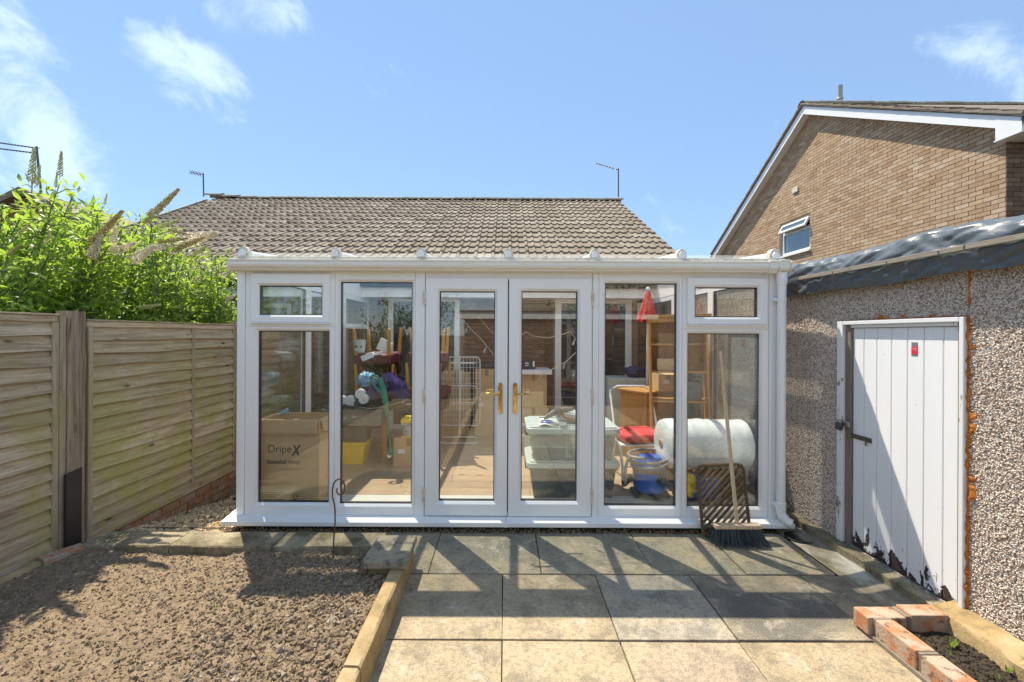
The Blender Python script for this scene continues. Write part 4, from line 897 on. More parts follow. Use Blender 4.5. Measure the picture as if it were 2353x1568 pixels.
# sill
sp = [(YF + .08, .102), (YF - .03, .1015), (YF - .098, .090), (YF - .101, .086), (YF - .101, .053), (YF - .085, .050), (YF + .08, .050)]
a, b = onZ(510, 1208, .05).x + .0, onZ(1825, 1215, .05).x
xm = (fx(1162) + fx(1166)) / 2
MB().prism(sp, 'x', a, xm - .001).build('sill', M['upvc'], con, bevel=.003); MB().prism(sp, 'x', xm + .001, b).build('sill', M['upvc'], con, bevel=.003)
MB().box(xm - .012, xm + .012, YF - .1035, YF - .1015, .052, .088).build('sill_joint_cover', M['upvc'], con)
MB().box(x545 + .03, x1800 - .03, YF + .03, YF + .09, -.4, .0495).box(x545 + .03, x545 + .12, YF + .091, wallY, -.5, .0495).box(x1800 - .12, x1800 - .03, YF + .091, wallY, -.4, .0495).build('base_wall', M['bed'], con)
# gutter, eaves
gx0, gx1 = -2.262, 2.325
gpf = [(3.655, 2.236), (3.552, 2.236), (3.543, 2.233), (3.541, 2.222), (3.546, 2.212), (3.543, 2.200), (3.541, 2.188), (3.547, 2.172), (3.560, 2.160), (3.566, 2.156), (3.566, 2.150), (3.580, 2.145), (3.655, 2.145)]
MB().prism(gpf, 'x', gx0, gx1).build('gutter', M['gutter'], con, smooth=25)
for s_ in (gx0, gx1): pass
for xx in (gx0 - .004, gx1 + .003):
    m = MB().prism([(y_ - .004 if y_ < 3.6 else y_, z_ + (.004 if z_ > 2.2 else -.004)) for y_, z_ in gpf], 'x', xx, xx + .012)
    m.build('gutter_end', M['gutter'], con)
px = at(1795, 900, 3.585).x
MB().prism([(y_ - .006 if y_ < 3.6 else y_, z_ + (.006 if z_ > 2.2 else -.006)) for y_, z_ in gpf], 'x', px - .125, px - .055).build('gutter_union', M['gutter'], con, smooth=25)
MB().prism([(y_ - .007 if y_ < 3.6 else y_, z_ + (.012 if z_ > 2.2 else -.007)) for y_, z_ in gpf], 'x', px - .045, px + .038).build('gutter_outlet', M['gutter'], con, smooth=25)
MB().box(x545 + .002, x1800 - .002, YF - .02, YF + .085, ZT + .001, 2.232).build('eaves_beam', M['upvc'], con)
MB().box(-2.24, 2.30, 3.575, 3.66, 2.2385, 2.262).build('eaves_trim', M['cap'], con, bevel=.006)
# downpipe
yp = 3.583
m = MB(); m.tube([(px, yp, 2.145), (px, yp, 2.0), (px, yp, .21)], .0335, 18)
m.build('downpipe', M['upvc'], con, smooth=True)
m = MB()
for z0, z1, r in ((2.075, 2.145, .040), (2.045, 2.08, .0385), (.195, .26, .039)): m.cyl((px, yp, z0), (px, yp, z1), r, n=18)
m.build('pipe_socket', M['upvc'], con, smooth=True, bevel=.003)
m = MB(); m.tube([(px, yp, .225), (px, yp, .18), (px + .008, yp - .012, .145), (px + .03, yp - .035, .115), (px + .055, yp - .055, .102)], [.0365, .0365, .0365, .036, .037], 16).build('pipe_shoe', M['upvc'], con, smooth=True)
for zb_ in (fz(690, 1795), .24):
    m = MB(); m.cyl((px, yp, zb_ - .015), (px, yp, zb_ + .015), .037, n=18).box(px - .055, px - .03, yp + .0, YF - .013, zb_ - .012, zb_ + .012); m.build('pipe_bracket', M['upvc'], con, smooth=True)
# roof
RY1, RZ0, RZ1 = 6.52, 2.262, 2.50
rs_ = (RZ1 - RZ0) / (RY1 - 3.57)
bars = [at(k, 580, 3.54).x for k in (549, 764, 964.5, 1168, 1370, 1573, 1790)]
m0 = None
for i, xb in enumerate(bars):
    pr = [(xb - .03, 0), (xb + .03, 0), (xb + .026, .035), (xb + .012, .052), (xb - .012, .052), (xb - .026, .035)]
    m = MB(); m.add([(x, 3.575, RZ0 + z) for x, z in pr] + [(x, RY1, RZ1 + z) for x, z in pr], [(k, (k+1) % 6, 6 + (k+1) % 6, 6 + k) for k in range(6)] + [(0, 1, 2, 3, 4, 5), (11, 10, 9, 8, 7, 6)])
    bo = m.build('roof_bar', M['upvc'], con, bevel=.003)
    e = 1.08 if i in (0, 6) else 1.0
    pc = [(-.040, -.032), (.040, -.032), (.040, .022), (.040, .04), (.026, .066), (.010, .078), (-.010, .078), (-.026, .066), (-.040, .04)]
    m = MB().prism([(xb + a*e, 2.262 + b*e) for a, b in pc], 'y', 3.59, 3.65); c = m.build('bar_end_cap', M['cap'], bo, bevel=.006)
    m = MB().cyl((xb, 3.59, 2.285), (xb, 3.583, 2.285), .029, .025, 18); m.build('cap_disc', M['cap'], bo, smooth=True, bevel=.002)
for i in range(6):
    a, b = bars[i] + .028, bars[i+1] - .028
    MB().add([(a, 3.59, RZ0 + .012), (b, 3.59, RZ0 + .012), (b, RY1, RZ1 + .012), (a, RY1, RZ1 + .012), (a, 3.59, RZ0 + .026), (b, 3.59, RZ0 + .026), (b, RY1, RZ1 + .026), (a, RY1, RZ1 + .026)],
             [(0,3,2,1), (4,5,6,7), (0,1,5,4), (1,2,6,5), (2,3,7,6), (3,0,4,7)]).build('roof_panel', M['poly'], con)
# side walls
for sx, T in ((-1, lambda u, d, z: (x545 + .012 - d * 1.0, u, z)), (1, lambda u, d, z: (x1800 - .012 + d, u, z))):
    ys_ = [3.745, 4.80, 5.86, 6.93]
    for a, b in zip(ys_[:-1], ys_[1:]):
        o = (a + .001, b - .001, ZB, ZT); g = (a + .06, b - .06, ZB + .075, ZT - .47); g2_ = (a + .06, b - .06, ZT - .40, ZT - .06)
        w_ = frame(MB(), T, (o[0], o[1], ZB, ZT - .435), g).build('side_window', M['upvc'], con); glazing(T, g, 0, w_, 'sideglass')
        w_ = frame(MB(), T, (o[0], o[1], ZT - .433, ZT), g2_).build('side_window', M['upvc'], con); glazing(T, g2_, 0, w_, 'sideglass')
    c0, c1 = (x545 + .001, x545 + .085) if sx < 0 else (x1800 - .085, x1800 - .001)
    m = MB().box(c0, c1, YF + .086, 6.93, ZT + .002, 2.24); m.v = [(x, y, z if z < 2.2 else 2.24 + (y - 3.6) * rs_) for x, y, z in m.v]; m.build('side_eave', M['upvc'], con)
    sp2 = [(-.02, .102), (.10, .088), (.10, .054), (-.02, .052)]
    xo = x545 if sx < 0 else x1800
    MB().prism([(xo + sx*a_, z_) for a_, z_ in sp2], 'y', YF + .082, 6.93).build('side_sill', M['upvc'], con)
# floor
fl = struct(MB().box(x545 + .09, x1800 - .09, YF + .075, wallY - .0, .02, .108).build('conservatory_floor', M['bed']))
y = 4.08; r = 0
while y < 6.9:
    x = x545 + .1 - random.random() * 1.0
    while x < x1800 - .1:
        a, b = max(x, x545 + .095), min(x + 1.2, x1800 - .095)
        if b - a > .05: MB().box(a + .001, b - .001, y + .001, min(y + .189, 6.94), .1, .12 + random.uniform(-.0004, .0004)).build('floor_plank', M['plank'], fl, bevel=.0015, seg=1)
        x += 1.2
    y += .19; r += 1
MB().box(x545 + .095, x1800 - .095, YF + .08, 4.078, .1, .1185).build('vinyl_strip', M['vinyl'], fl)
tag(MB().box(fx(1004), fx(1145), 3.735, 3.86, .1186, .131).build('threshold_mat', M['grey'], bevel=.004), 'dark ribbed threshold mat just inside the left door', 'mat')
# ================================================================== GARAGE with pebbledashed wall
GW = 2.55
gar = thing('garage', 'pebbledashed concrete garage with plastic-covered flat roof', 'garage', (GW + 1.4, 3.5, 0))
dy0, dy1, dz0, dz1_ = 2.392, 3.305, .09, 1.738
m = MB()
for a, b, c, d in ((.15, dy0, -.05, 2.16), (dy1, 7.2, -.05, 2.16), (dy0, dy1, dz1_, 2.16), (dy0, dy1, -.05, dz0)): m.box(GW, GW + .12, a, b, c, d)
m.box(GW + .12, 5.2, .15, .27, -.05, 2.16).box(GW + .12, 5.2, 7.08, 7.2, -.05, 2.16).box(5.2, 5.32, .15, 7.2, -.05, 2.16)
m.build('wall', M['dash'], gar)
N = 115000; P = np.empty((N, 3)); P[:, 0] = GW - rng.uniform(.000, .006, N); P[:, 1] = rng.uniform(1.85, 4.35, N); P[:, 2] = rng.uniform(.085, 2.14, N)
keep = ~((P[:, 1] > dy0 - .005) & (P[:, 1] < dy1 + .005) & (P[:, 2] < dz1_ + .005)) & (np.abs(P[:, 1] - 2.385) > .004) & (np.abs(P[:, 1] - 3.63) > .003); P = P[keep]; N = len(P)
S = rng.uniform(.0026, .0058, (N, 1)) * rng.uniform(.6, 1.25, (N, 3)); V, Fc = scatter(*OCT, P, S, rand_rot(N))
np_obj('pebbledash', V, Fc, M['chip'], gar, kind='stuff')
MB().box(GW - .02, 5.4, .08, 7.28, 2.165, 2.21).build('roof', M['felt'], gar)
# door frame: painted outer face, bare inner rebate
m = MB(); m.box(GW - .028, GW + .06, dy1 - .055, dy1, dz0, dz1_).box(GW - .028, GW + .06, dy0, dy0 + .026, dz0, dz1_ ).box(GW - .028, GW + .06, dy0 + .027, dy1 - .056, dz1_ - .028, dz1_)
fr = m.build('door_frame', M['flake'], gar, bevel=.004)
m = MB(); m.box(GW - .008, GW + .07, dy1 - .108, dy1 - .0555, dz0, dz1_ - .029).box(GW - .008, GW + .07, dy0 + .0265, dy0 + .05, dz0, dz1_ - .029); m.build('door_stop', M['bareframe'], gar, bevel=.003)
MB().box(GW - .01, GW + .07, dy0 + .051, dy1 - .109, dz1_ - .05, dz1_ - .0285).build('head_stop', M['flake'], gar, bevel=.003)
edges = [X_ for X_ in (onX(px_, 900, GW + .02).y for px_ in (1957, 1982, 2012, 2046, 2083, 2121.5, 2167, 2206))]
sc_d = (dy1 - .110, dy0 + .052); e0, e1 = edges[0], edges[-1]; edges = [sc_d[0] + (e - e0) / (e1 - e0) * (sc_d[1] - sc_d[0]) for e in edges]
dr = MB().box(GW + .03, GW + .045, edges[-1] + .002, edges[0] - .002, dz0 + .01, dz1_ - .055).build('door', M['blackplate'], gar)
for a, b in zip(edges[:-1], edges[1:]):
    MB().box(GW + .008, GW + .0295, b + .0025, a - .0025, dz0 + .012 + random.uniform(0, .006), dz1_ - .053).build('door_board', M['peel'], dr, bevel=.004)
xf_ = GW + .008
s1 = onX(2102, 803, xf_); w_, h_ = .021, .043
MB().box(xf_ - .0012, xf_ - .0002, s1.y - w_, s1.y + w_, s1.z - h_, s1.z + h_).build('sticker', M['sticker_grey'], dr)
st_ = MB().box(xf_ - .002, xf_ - .0013, s1.y - w_, s1.y + w_, s1.z - h_*.72, s1.z + h_*.38).build('sticker_red', M['sticker_red'], dr)
MB().box(xf_ - .0026, xf_ - .0021, s1.y - w_*.8, s1.y + w_*.75, s1.z + h_*.08, s1.z + h_*.12).box(xf_ - .0026, xf_ - .0021, s1.y - w_*.8, s1.y + w_*.4, s1.z - h_*.12, s1.z - h_*.09).build('sticker_print', M['print_white'], dr)
# bolt, hasp and padlock
bz = onX(1978, 1008, xf_); m = MB()
p0, p1 = onX(1953, 998, xf_ - .012), onX(1994, 1014, xf_ - .012)
m = MB().cyl(p0, p1, .006, n=8); m.box(xf_ - .007, xf_ - .0005, p1.y - .02, p0.y - .005, (p0.z + p1.z)/2 - .017, (p0.z + p1.z)/2 + .015)
m.cyl(p1 + Vector((-.004, .012, 0)), p1 + Vector((-.004, .012, -.035)), .005, n=8); m.build('bolt', M['rustysteel'], dr, smooth=True)
hz = onX(1947, 972, GW); hb = MB().box(GW - .036, GW - .0285, hz.y - .06, hz.y + .03, hz.z - .022, hz.z + .016); hb.build('hasp', M['steel'], dr, bevel=.003)
pl_ = thing('padlock', 'dark padlock hanging on the garage door hasp', 'padlock', (GW - .055, hz.y + .015, hz.z - .02))
c = Vector((GW - .052, hz.y + .012, hz.z))
MB().tube([c + Vector((0, .016 * math.cos(a), .0 + .022 * math.sin(a))) for a in [PI*k/10 for k in range(11)]], .0045, 8).build('shackle', M['steel'], pl_, smooth=True)
MB().prism([(c.y + a, c.z + b) for a, b in ((-.026, 0), (.026, 0), (.030, -.02), (.024, -.052), (-.018, -.058), (-.028, -.03))], 'x', c.x - .014, c.x + .014).build('lock_body', M['greyplastic'], pl_, bevel=.006)
# rusty foam round the frame
def foam(fn, n, w, t, seed):
    m = MB()
    def f(u, v):
        p, q = fn(u); ww = w * (.55 + .9 * abs(fbm(u * 14, seed, 0, 5)) + (1.3 if abs(fbm(u * 5.5, seed + 9)) > .42 else 0))
        k = [0, .15, .5, .85, 1][round(v * 4)]; hgt = [0, .6, 1, .55, 0][round(v * 4)]
        return (GW + .004 - t * hgt * (.7 + .6 * fbm(u * 40, v * 2, seed)), p[0] + q[0] * ww * k, p[1] + q[1] * ww * k)
    return m.grid(f, n, 4)
foam(lambda u: ((dy0 + .006, .07 + 1.67*u), (-1, 0)), 110, .030, .026, 2.0).build('foam_seal', M['rust'], gar, smooth='all')
foam(lambda u: ((dy0 - .01 + (dy1 - dy0 - .05)*u, dz1_ - .004), (0, 1)), 70, .018, .020, 5.0).build('foam_seal', M['rust'], gar, smooth='all')
foam(lambda u: ((dy1 - .004, .07 + .5*u), (1, 0)), 40, .007, .010, 8.0).build('foam_seal', M['rust'], gar, smooth='all')
m = MB().box(GW - .008, GW + .0, 2.380, 2.389, 1.80, 2.0); m.build('panel_joint', M['rust'], gar)
# plastic sheet over the roof edge
tp_ = thing('roof_sheet', 'creased dark grey plastic sheet folded over the garage roof edge', 'plastic sheet', (GW - .1, 2.5, 2.1))
prof = [(3.3, 2.232), (2.95, 2.236), (2.72, 2.245), (2.60, 2.250), (2.52, 2.245), (2.475, 2.222), (2.452, 2.185), (2.445, 2.145), (2.443, 2.105), (2.440, 2.075), (2.446, 2.05), (2.450, 2.025), (2.455, 2.0), (2.462, 1.982), (2.466, 1.972)]
def sheet(u, v):
    k = v * (len(prof) - 1); i = min(int(k), len(prof) - 2); f = k - i; y = .05 + 4.12 * u
    x = prof[i][0] * (1-f) + prof[i+1][0] * f; z = prof[i][1] * (1-f) + prof[i+1][1] * f
    a = min(1, max(0, (v - .1) / .25)); pin = 1 - .85 * math.exp(-((z - 2.098) / .016) ** 2) if v > .5 else 1
    w = mnoise.fractal(Vector((y * 2.3 + z * 1.5, z * 5, 1)), .9, 2.2, 4) * .015 + abs(mnoise.noise(Vector((y * 6.5 + z * 16, z * 5 - y * 1.5, 7)))) * .030 - .008
    w2 = -abs(mnoise.noise(Vector((y * 9 - z * 14, z * 3, 3)))) * .020
    hem = .022 * mnoise.fractal(Vector((y * 1.9, 3, 0)), 1, 2, 3) * max(0, (v - .75) / .25)
    top = .03 * mnoise.fractal(Vector((y * 1.7, 8, 0)), 1, 2, 3) * a * (1 if v < .5 else 0)
    return (x - (w + w2) * a * pin, y, z + hem + top * math.sin(min(1, v * 2) * PI) + w * .25 * (v < .45))
MB().grid(sheet, 260, 56).build('sheet', M['tarp'], tp_, smooth='all', fix=False)
by = 2.42 / 1060 * 1000
for y0, y1, nm in ((.3, by - .004, 'batten'), (by + .004, onX(1838, 643, 2.42).y, 'batten')):
    o = MB().box(2.408, 2.432, y0, y1, 2.083, 2.112).build(nm, M['batten'], tp_, bevel=.003)
for yy in (1.95, 2.42, 2.75, 3.2): MB().cyl((2.409, yy, 2.097), (2.405, yy, 2.097), .005, n=8).build('screw', M['rustysteel'], tp_)
# gully
gl = onZ(1838, 1238, 0.0); t = thing('drain_cover', 'round black drain grate in the corner by the downpipe', 'drain', gl)
m = MB().lathe([(.105, .002), (.11, .012), (.098, .016), (.09, .008), (.088, .004)], gl, 24); m.build('rim', M['darkplastic'], t, smooth=True)
m = MB()
for k in range(-4, 5):
    w = math.sqrt(max(0, .086**2 - (k*.019)**2)); m.box(gl.x - w, gl.x + w, gl.y + k*.019 - .005, gl.y + k*.019 + .005, .003, .010)
m.build('grate', M['darkplastic'], t)
# ================================================================== THINGS OUTSIDE ON THE PATIO
# broom
bh = onZ(1697, 1250, .015); t = thing('broom', 'wooden broom with dark blue-black bristles leaning against the right window', 'broom', (bh.x, bh.y, 0))
hb = Vector((bh.x, bh.y + .02, .155)); ht = at(1655, 808, 3.618)
MB().tube([hb + (ht - hb) * f for f in (-.01, .0, .3, .6, 1.0)], [.0135, .0145, .0145, .0140, .013], 12).build('handle', M['broomwood'], t, smooth=True)
MB().box(bh.x - .182, bh.x + .178, bh.y - .012, bh.y + .052, .128, .160).build('head', M['broomwood'], t, bevel=.008)
m = MB()
for r in range(5):
    for k in range(58):
        f = k / 57; x = bh.x - .172 + .34 * f + random.uniform(-.003, .003); y = bh.y - .004 + .012 * r
        sp = (f - .42) * .10 + random.uniform(-.012, .012); L = random.uniform(.108, .124)
        a = Vector((x, y, .130)); b = a + Vector((sp, -.035 - .008 * r * 0 + .014 * r - .02 + random.uniform(-.012, .008), -L)); b.z = max(b.z, .006)
        mid = a.lerp(b, .5) + Vector((sp * -.12, .006, 0)); m.tube([a, mid, b], [.0022, .0026, .0016], 4)
m.build('bristles', M['bristle'], t, fix=False, kind='stuff')
# coir door mat: ridged lattice leaning on the sill
c_tl, c_tr, c_bl, c_br = at(1592, 1067, 3.605), at(1704, 1064, 3.605), onZ(1617, 1238, .004), onZ(1729, 1226, .004)
dn = thing('door_mat', 'brown coir lattice door mat leaning on the window behind the broom', 'door mat', (c_bl + c_br) / 2)
ex = ((c_tr - c_tl) + (c_br - c_bl)) / 2; wm = ex.length; ex.normalize(); ey = ((c_tl - c_bl) + (c_tr - c_br)) / 2; hm_ = ey.length; ey = (ey - ex * ey.dot(ex)).normalized(); ez = ex.cross(ey).normalized()
if ez.y > 0: ez = -ez
cm_ = (c_tl + c_tr + c_bl + c_br) / 4
def mp(u, v, d): return cm_ + ex * u + ey * v + ez * d
def ridge(pts, r, m, fz_, dens=2600):
    m.tube([mp(a, b, .008) for a, b in pts], r, 6)
    for (a, b), (c, d) in zip(pts[:-1], pts[1:]):
        L = math.hypot(c - a, d - b)
        for _ in range(int(L * dens)):
            f = random.random(); u, v = a + (c-a)*f, b + (d-b)*f; th = random.uniform(-1.9, 1.9)
            q = mp(u, v, .008) ; nd = (ez * math.cos(th) + (ex * (d-b) - ey * (c-a)) / L * math.sin(th) + Vector((random.gauss(0, .3), random.gauss(0, .3), random.gauss(0, .3)))).normalized()
            e = q + nd * (r + random.uniform(.003, .010)); s = nd.orthogonal() * .0016
            fz_.add([q + s, q - s, e], [(0, 1, 2)])
m, fzz = MB(), MB(); hw, hh = wm/2 - .012, hm_/2 - .012; cr = .045
rim = [(-hw + cr, -hh), (hw - cr, -hh), (hw - .012, -hh + .012), (hw, -hh + cr), (hw, hh - cr), (hw - .012, hh - .012), (hw - cr, hh), (-hw + cr, hh), (-hw + .012, hh - .012), (-hw, hh - cr), (-hw, -hh + cr), (-hw + .012, -hh + .012), (-hw + cr, -hh)]
ridge(rim, .012, m, fzz)
m.build('rim', M['coir'], dn)
def clipseg(p, d):
    t0, t1 = -9, 9
    for s_, dd, lim in ((p[0], d[0], hw - .012), (p[1], d[1], hh - .012)):
        a, b = (-lim - s_) / dd, (lim - s_) / dd; t0, t1 = max(t0, min(a, b)), min(t1, max(a, b))
    return (t0, t1) if t1 - t0 > .03 else None
for k in range(-14, 15):
    cpt = (0, k * .052); sg = clipseg(cpt, (.75, .66))
    if not sg: continue
    a = (cpt[0] + .75*sg[0], cpt[1] + .66*sg[0]); b = (cpt[0] + .75*sg[1], cpt[1] + .66*sg[1])
    if (a[1] + b[1]) / 2 < -hh * .80 and k < -5:
        a, b = (-a[0] * .9, a[1]), (-b[0] * .9, b[1])
    m = MB(); ridge([a, b], .0095, m, fzz); m.build('ridge', M['coir'], dn)
for v in (-hh * .78,):
    m = MB(); ridge([(-hw*.9, -hh*.42), (-hw*.25, -hh*.84), (-hw*.05, -hh*.9)], .009, m, fzz); m.build('ridge', M['coir'], dn)
fzz.build('fibres', M['coir'], dn, fix=False, kind='stuff')
# iron hook in the bed
b0 = onZ(765, 1284, .09); Yh = b0.y
pts = [at(x, y, Yh) for x, y in ((765, 1290), (767, 1240), (770, 1200), (770, 1172), (768, 1158), (764, 1142), (763.5, 1128), (766, 1113), (772, 1104), (780, 1101), (788, 1106), (792, 1116), (791, 1129), (785, 1138), (778, 1137), (773.5, 1130), (775, 1122))]
t = tag(MB().tube(pts, .0052, 8).build('garden_hook', M['hook'], smooth=True), 'thin rusty iron rod curled at the top standing in the soil', 'garden hook')

# ================================================================== THINGS INSIDE
FZ = .12
def cbox(label, x0, x1, y0, y1, z0, z1, flaps=True, rot=0):
    t = thing('cardboard_box', label, 'cardboard box', ((x0+x1)/2, (y0+y1)/2, z0), 'cardboard boxes')
    m = MB().box(x0, x1, y0, y0 + .006, z0, z1).box(x0, x1, y1 - .006, y1, z0, z1).box(x0, x0 + .006, y0 + .0061, y1 - .0061, z0, z1).box(x1 - .006, x1, y0 + .0061, y1 - .0061, z0, z1).box(x0 + .006, x1 - .006, y0 + .006, y1 - .006, z0 + .001, z0 + .008)
    m.build('body', M['card'], t, bevel=.002)
    xm_ = (x0 + x1) / 2
    if not flaps: MB().box(xm_ - .025, xm_ + .025, y0 - .0012, y0 - .0003, z1 - .09, z1 + .003).build('tape', M['tape'], t); MB().box(x0 + .05, x0 + .13, y0 - .0015, y0 - .0004, z0 + (z1-z0)*.45, z0 + (z1-z0)*.45 + .05).build('address_label', M['paper'], t)
    if not flaps: MB().box(x0, x1, y0, (y0+y1)/2 - .001, z1, z1 + .004).build('flap', M['card'], t); MB().box(x0, x1, (y0+y1)/2 + .001, y1, z1, z1 + .004).build('flap', M['card'], t)
    return t
bx0, bx1, by0, by1, bz1 = -2.165, -1.640, 3.86, 4.20, .865
cb = cbox('tall open cardboard carton printed with a sports product name in the left window', bx0, bx1, by0, by1, FZ, bz1); cb.name = 'printed_carton'; WL['printed_carton'] = Vector(cb.location)
m = MB().grid(lambda u, v: (bx0 + (bx1-bx0-.012)*u, by0 - .004 - .022 * math.sin(v*1.4) , bz1 + .003 - .135*v + .004 * fbm(u*6, v)), 12, 5)
f_ = m.build('flap', M['card'], cb, smooth='all'); mo = f_.modifiers.new('thick', 'SOLIDIFY'); mo.thickness = .005
MB().grid(lambda u, v: (bx0 + .01 + (bx1-bx0-.025)*u, by0 - .0295, bz1 - .131 + .004*v + .004 * fbm(u*6, 1) + .002*mnoise.noise(Vector((u*80, 0, 0)))), 40, 1).build('flap_edge', M['cardcut'], cb)
f_ = MB().grid(lambda u, v: (bx1 + .002 + .035*v, by0 + .02 + (by1-by0-.04)*u, bz1 - .11*v), 4, 3).build('flap', M['card'], cb); mo = f_.modifiers.new('thick', 'SOLIDIFY'); mo.thickness = .005
tri = MB().add([(bx0 + .02, by1 - .12, bz1), (bx0 + .10, by1 - .02, bz1 + .002), (bx0 + .085, by1 - .02, bz1 + .05), (bx0 + .03, by1 - .1, bz1 + .004)], [(0, 1, 2, 3)]); tri.build('leaflet', M['bluebag'], cb)
def text(body, x, z, size, parent, y, sx=1, mat='ink', name='lettering', shear=0, bold=0.0):
    cu = bpy.data.curves.new(name, 'FONT'); cu.body = body; cu.size = size; cu.extrude = .0004; cu.offset = bold; cu.shear = shear; cu.materials.append(M[mat])
    o = bpy.data.objects.new(name, cu); COL.objects.link(o); o.parent = parent; o.location = Vector((x, y, z)) - WL[parent.name]; o.rotation_euler = (R(90), 0, 0); o.scale = (sx, 1, 1)
    q_ = bpy.data.objects.new(name, bpy.data.meshes.new_from_object(o)); COL.objects.link(q_); q_.parent = parent; q_.location = o.location; q_.rotation_euler = o.rotation_euler; q_.scale = o.scale
    bpy.data.objects.remove(o); q_.name = name; return q_
ty = by0 - .0012
text('Dripe', at(615, 1042, by0).x, at(615, 1040, by0).z, .098, cb, ty, .93)
text('X', at(671, 1042, by0).x, at(671, 1046, by0).z, .125, cb, ty, .72, shear=.2, bold=.004)
text('Basketball Hoop', at(613.5, 1067, by0).x, at(613, 1066, by0).z, .052, cb, ty, .84, bold=.0004)
m = MB()
for k in range(5):
    a = at(601, 1132 + 5.2 * k, by0); m.box(a.x, a.x + (.19, .16, .13, .2, .07)[k], ty, ty + .0006, a.z - .003, a.z + .003)
m.build('small_print', M['ink'], cb)
m = MB(); c = at(679, 1143, by0)
for k in range(3):
    a0 = PI/2 + k * 2*PI/3; m.tube([(c.x + .02*math.cos(a0 + f), ty - .0002, c.z + .02*math.sin(a0 + f)) for f in (.35, 1.0, 1.6)], .004, 5)
m.build('recycling_mark', M['ink'], cb)

# chairs stacked upside down on a table
tb = thing('dining_table', 'dark table under the upside-down chairs at the left', 'table', (-1.35, 5.75, FZ))
MB().box(-2.10, -.86, 5.25, 6.25, .74, .775).build('tabletop', M['darkwood'], tb, bevel=.004)
for x, y in ((-2.05, 5.3), (-1.445, 5.28), (-.92, 5.3), (-2.05, 6.18), (-.92, 6.18)): MB().box(x - .03, x + .03, y - .03, y + .03, FZ, .739).build('leg', M['legwood'], tb)
def tub_chair(label, cx, cy_, z, rz, lean=0):
    """upholstered tub chair standing on its head: seat above, back hanging below the seat, legs in the air"""
    t = thing('tub_chair', label, 'chair', (cx, cy_, z), 'maroon chairs stacked upside down')
    Mx = Matrix.Translation((cx, cy_, z)) @ Matrix.Rotation(rz, 4, 'Z') @ Matrix.Rotation(lean, 4, 'X')
    MB().box(-.24, .24, -.22, .24, .0, .13).xf(Mx).build('seat', M['maroon'], t, bevel=.03, seg=3)
    m = MB().grid(lambda u, v: Mx @ Vector(((.27) * math.cos(PI*(.04 + .92*u)), .03 + .25 * math.sin(PI*(.04 + .92*u)), .12 - (.36 + .0*u) * v * (.45 + .55*math.sin(PI*u)))), 20, 6)
    b = m.build('back', M['maroon'], t, smooth='all'); mo = b.modifiers.new('thick', 'SOLIDIFY'); mo.thickness = .035
    for sx, sy in ((-1, -1), (1, -1), (-1, 1), (1, 1)):
        MB().cyl((sx*.205, sy*.19, .11), (sx*.225, sy*.215, .45), .030, .022, 4).xf(Mx).build('leg', M['legwood'], t, bevel=.005)
    return t
tub_chair('lower maroon upside-down chair directly on the table', -1.63, 5.55, .80, R(8))
tub_chair('upper maroon upside-down chair holding the white pot and paper boxes', -1.62, 5.60, 1.25, R(-6), R(3))
tub_chair('upper maroon upside-down chair just left of the left door', -1.00, 5.75, 1.26, R(15))
tub_chair('lower maroon upside-down chair hidden behind the window mullion', -1.00, 5.75, .80, R(-10))
p = at(826, 824, 5.45); t = thing('plant_pot', 'pale blue-grey pot among the raised chair legs', 'pot', (p.x, p.y, 1.385))
MB().lathe([(.055, 0), (.062, .01), (.080, .15), (.082, .165), (.074, .165), (.066, .02)], (p.x, p.y, 1.385), 20).build('pot_body', M['palelid'], t, smooth=True)
for dx in (.045, -.02): MB().cyl((p.x + dx, p.y - .072, 1.46), (p.x + dx, p.y - .078, 1.47), .012, n=10).build('spot', M['ink'], t)
def paperbox(label, c, size, rot): return tag(MB().obox((0, 0, 0), size).xf(Matrix.Translation(c) @ rot).build('paper_box', M['paper'], bevel=.004), label, 'box', 'white boxes on the chairs')
paperbox('white tilted box on the upper maroon chair', at(846, 820, 5.4), (.15, .1, .07), Matrix.Rotation(R(-22), 4, 'Y'))
paperbox('small white roll lying beside the tilted white box', at(868, 815, 5.42), (.11, .08, .045), Matrix.Rotation(R(-20), 4, 'Y'))
paperbox('cream folder standing among the raised chair legs', at(884, 796, 5.62), (.02, .2, .16), Matrix.Rotation(R(24), 4, 'Y') @ Matrix.Rotation(R(70), 4, 'Z'))
# toilet rolls
def roll(c, ax, label, r=.055, L=.10):
    t = thing('paper_roll', label, 'toilet roll', c, 'toilet rolls on the black tray'); a = Vector(ax).normalized()
    Q = a.to_track_quat('Z', 'Y').to_matrix()
    MB().lathe([(.02, -L/2), (r - .004, -L/2), (r, -L/2 + .005), (r, L/2 - .005), (r - .004, L/2), (.02, L/2)], c, 22, Q).build('paper', M['paper'], t, smooth=True)
    MB().lathe([(.0195, -L/2 - .001), (.0195, L/2 + .001), (.016, L/2 + .001), (.016, -L/2 - .001)], c, 14, Q).build('core', M['card'], t)
for (x, y, lab) in ((786, 921, 'leftmost toilet roll on the black tray'), (805, 920, 'second toilet roll from the left on the black tray'), (829, 905, 'toilet roll stacked above the front right one'), (837, 917, 'front right toilet roll near the green trimmer')):
    roll(at(x, y, 4.98), (.12, -1, .05), lab, .056)
t = thing('black_tray', 'shallow black plastic tray under the toilet rolls', 'tray', at(850, 935, 5.0))
a0, a1 = at(745, 930, 5.0).x, at(925, 930, 5.0).x; zt_ = at(850, 934, 5.0).z
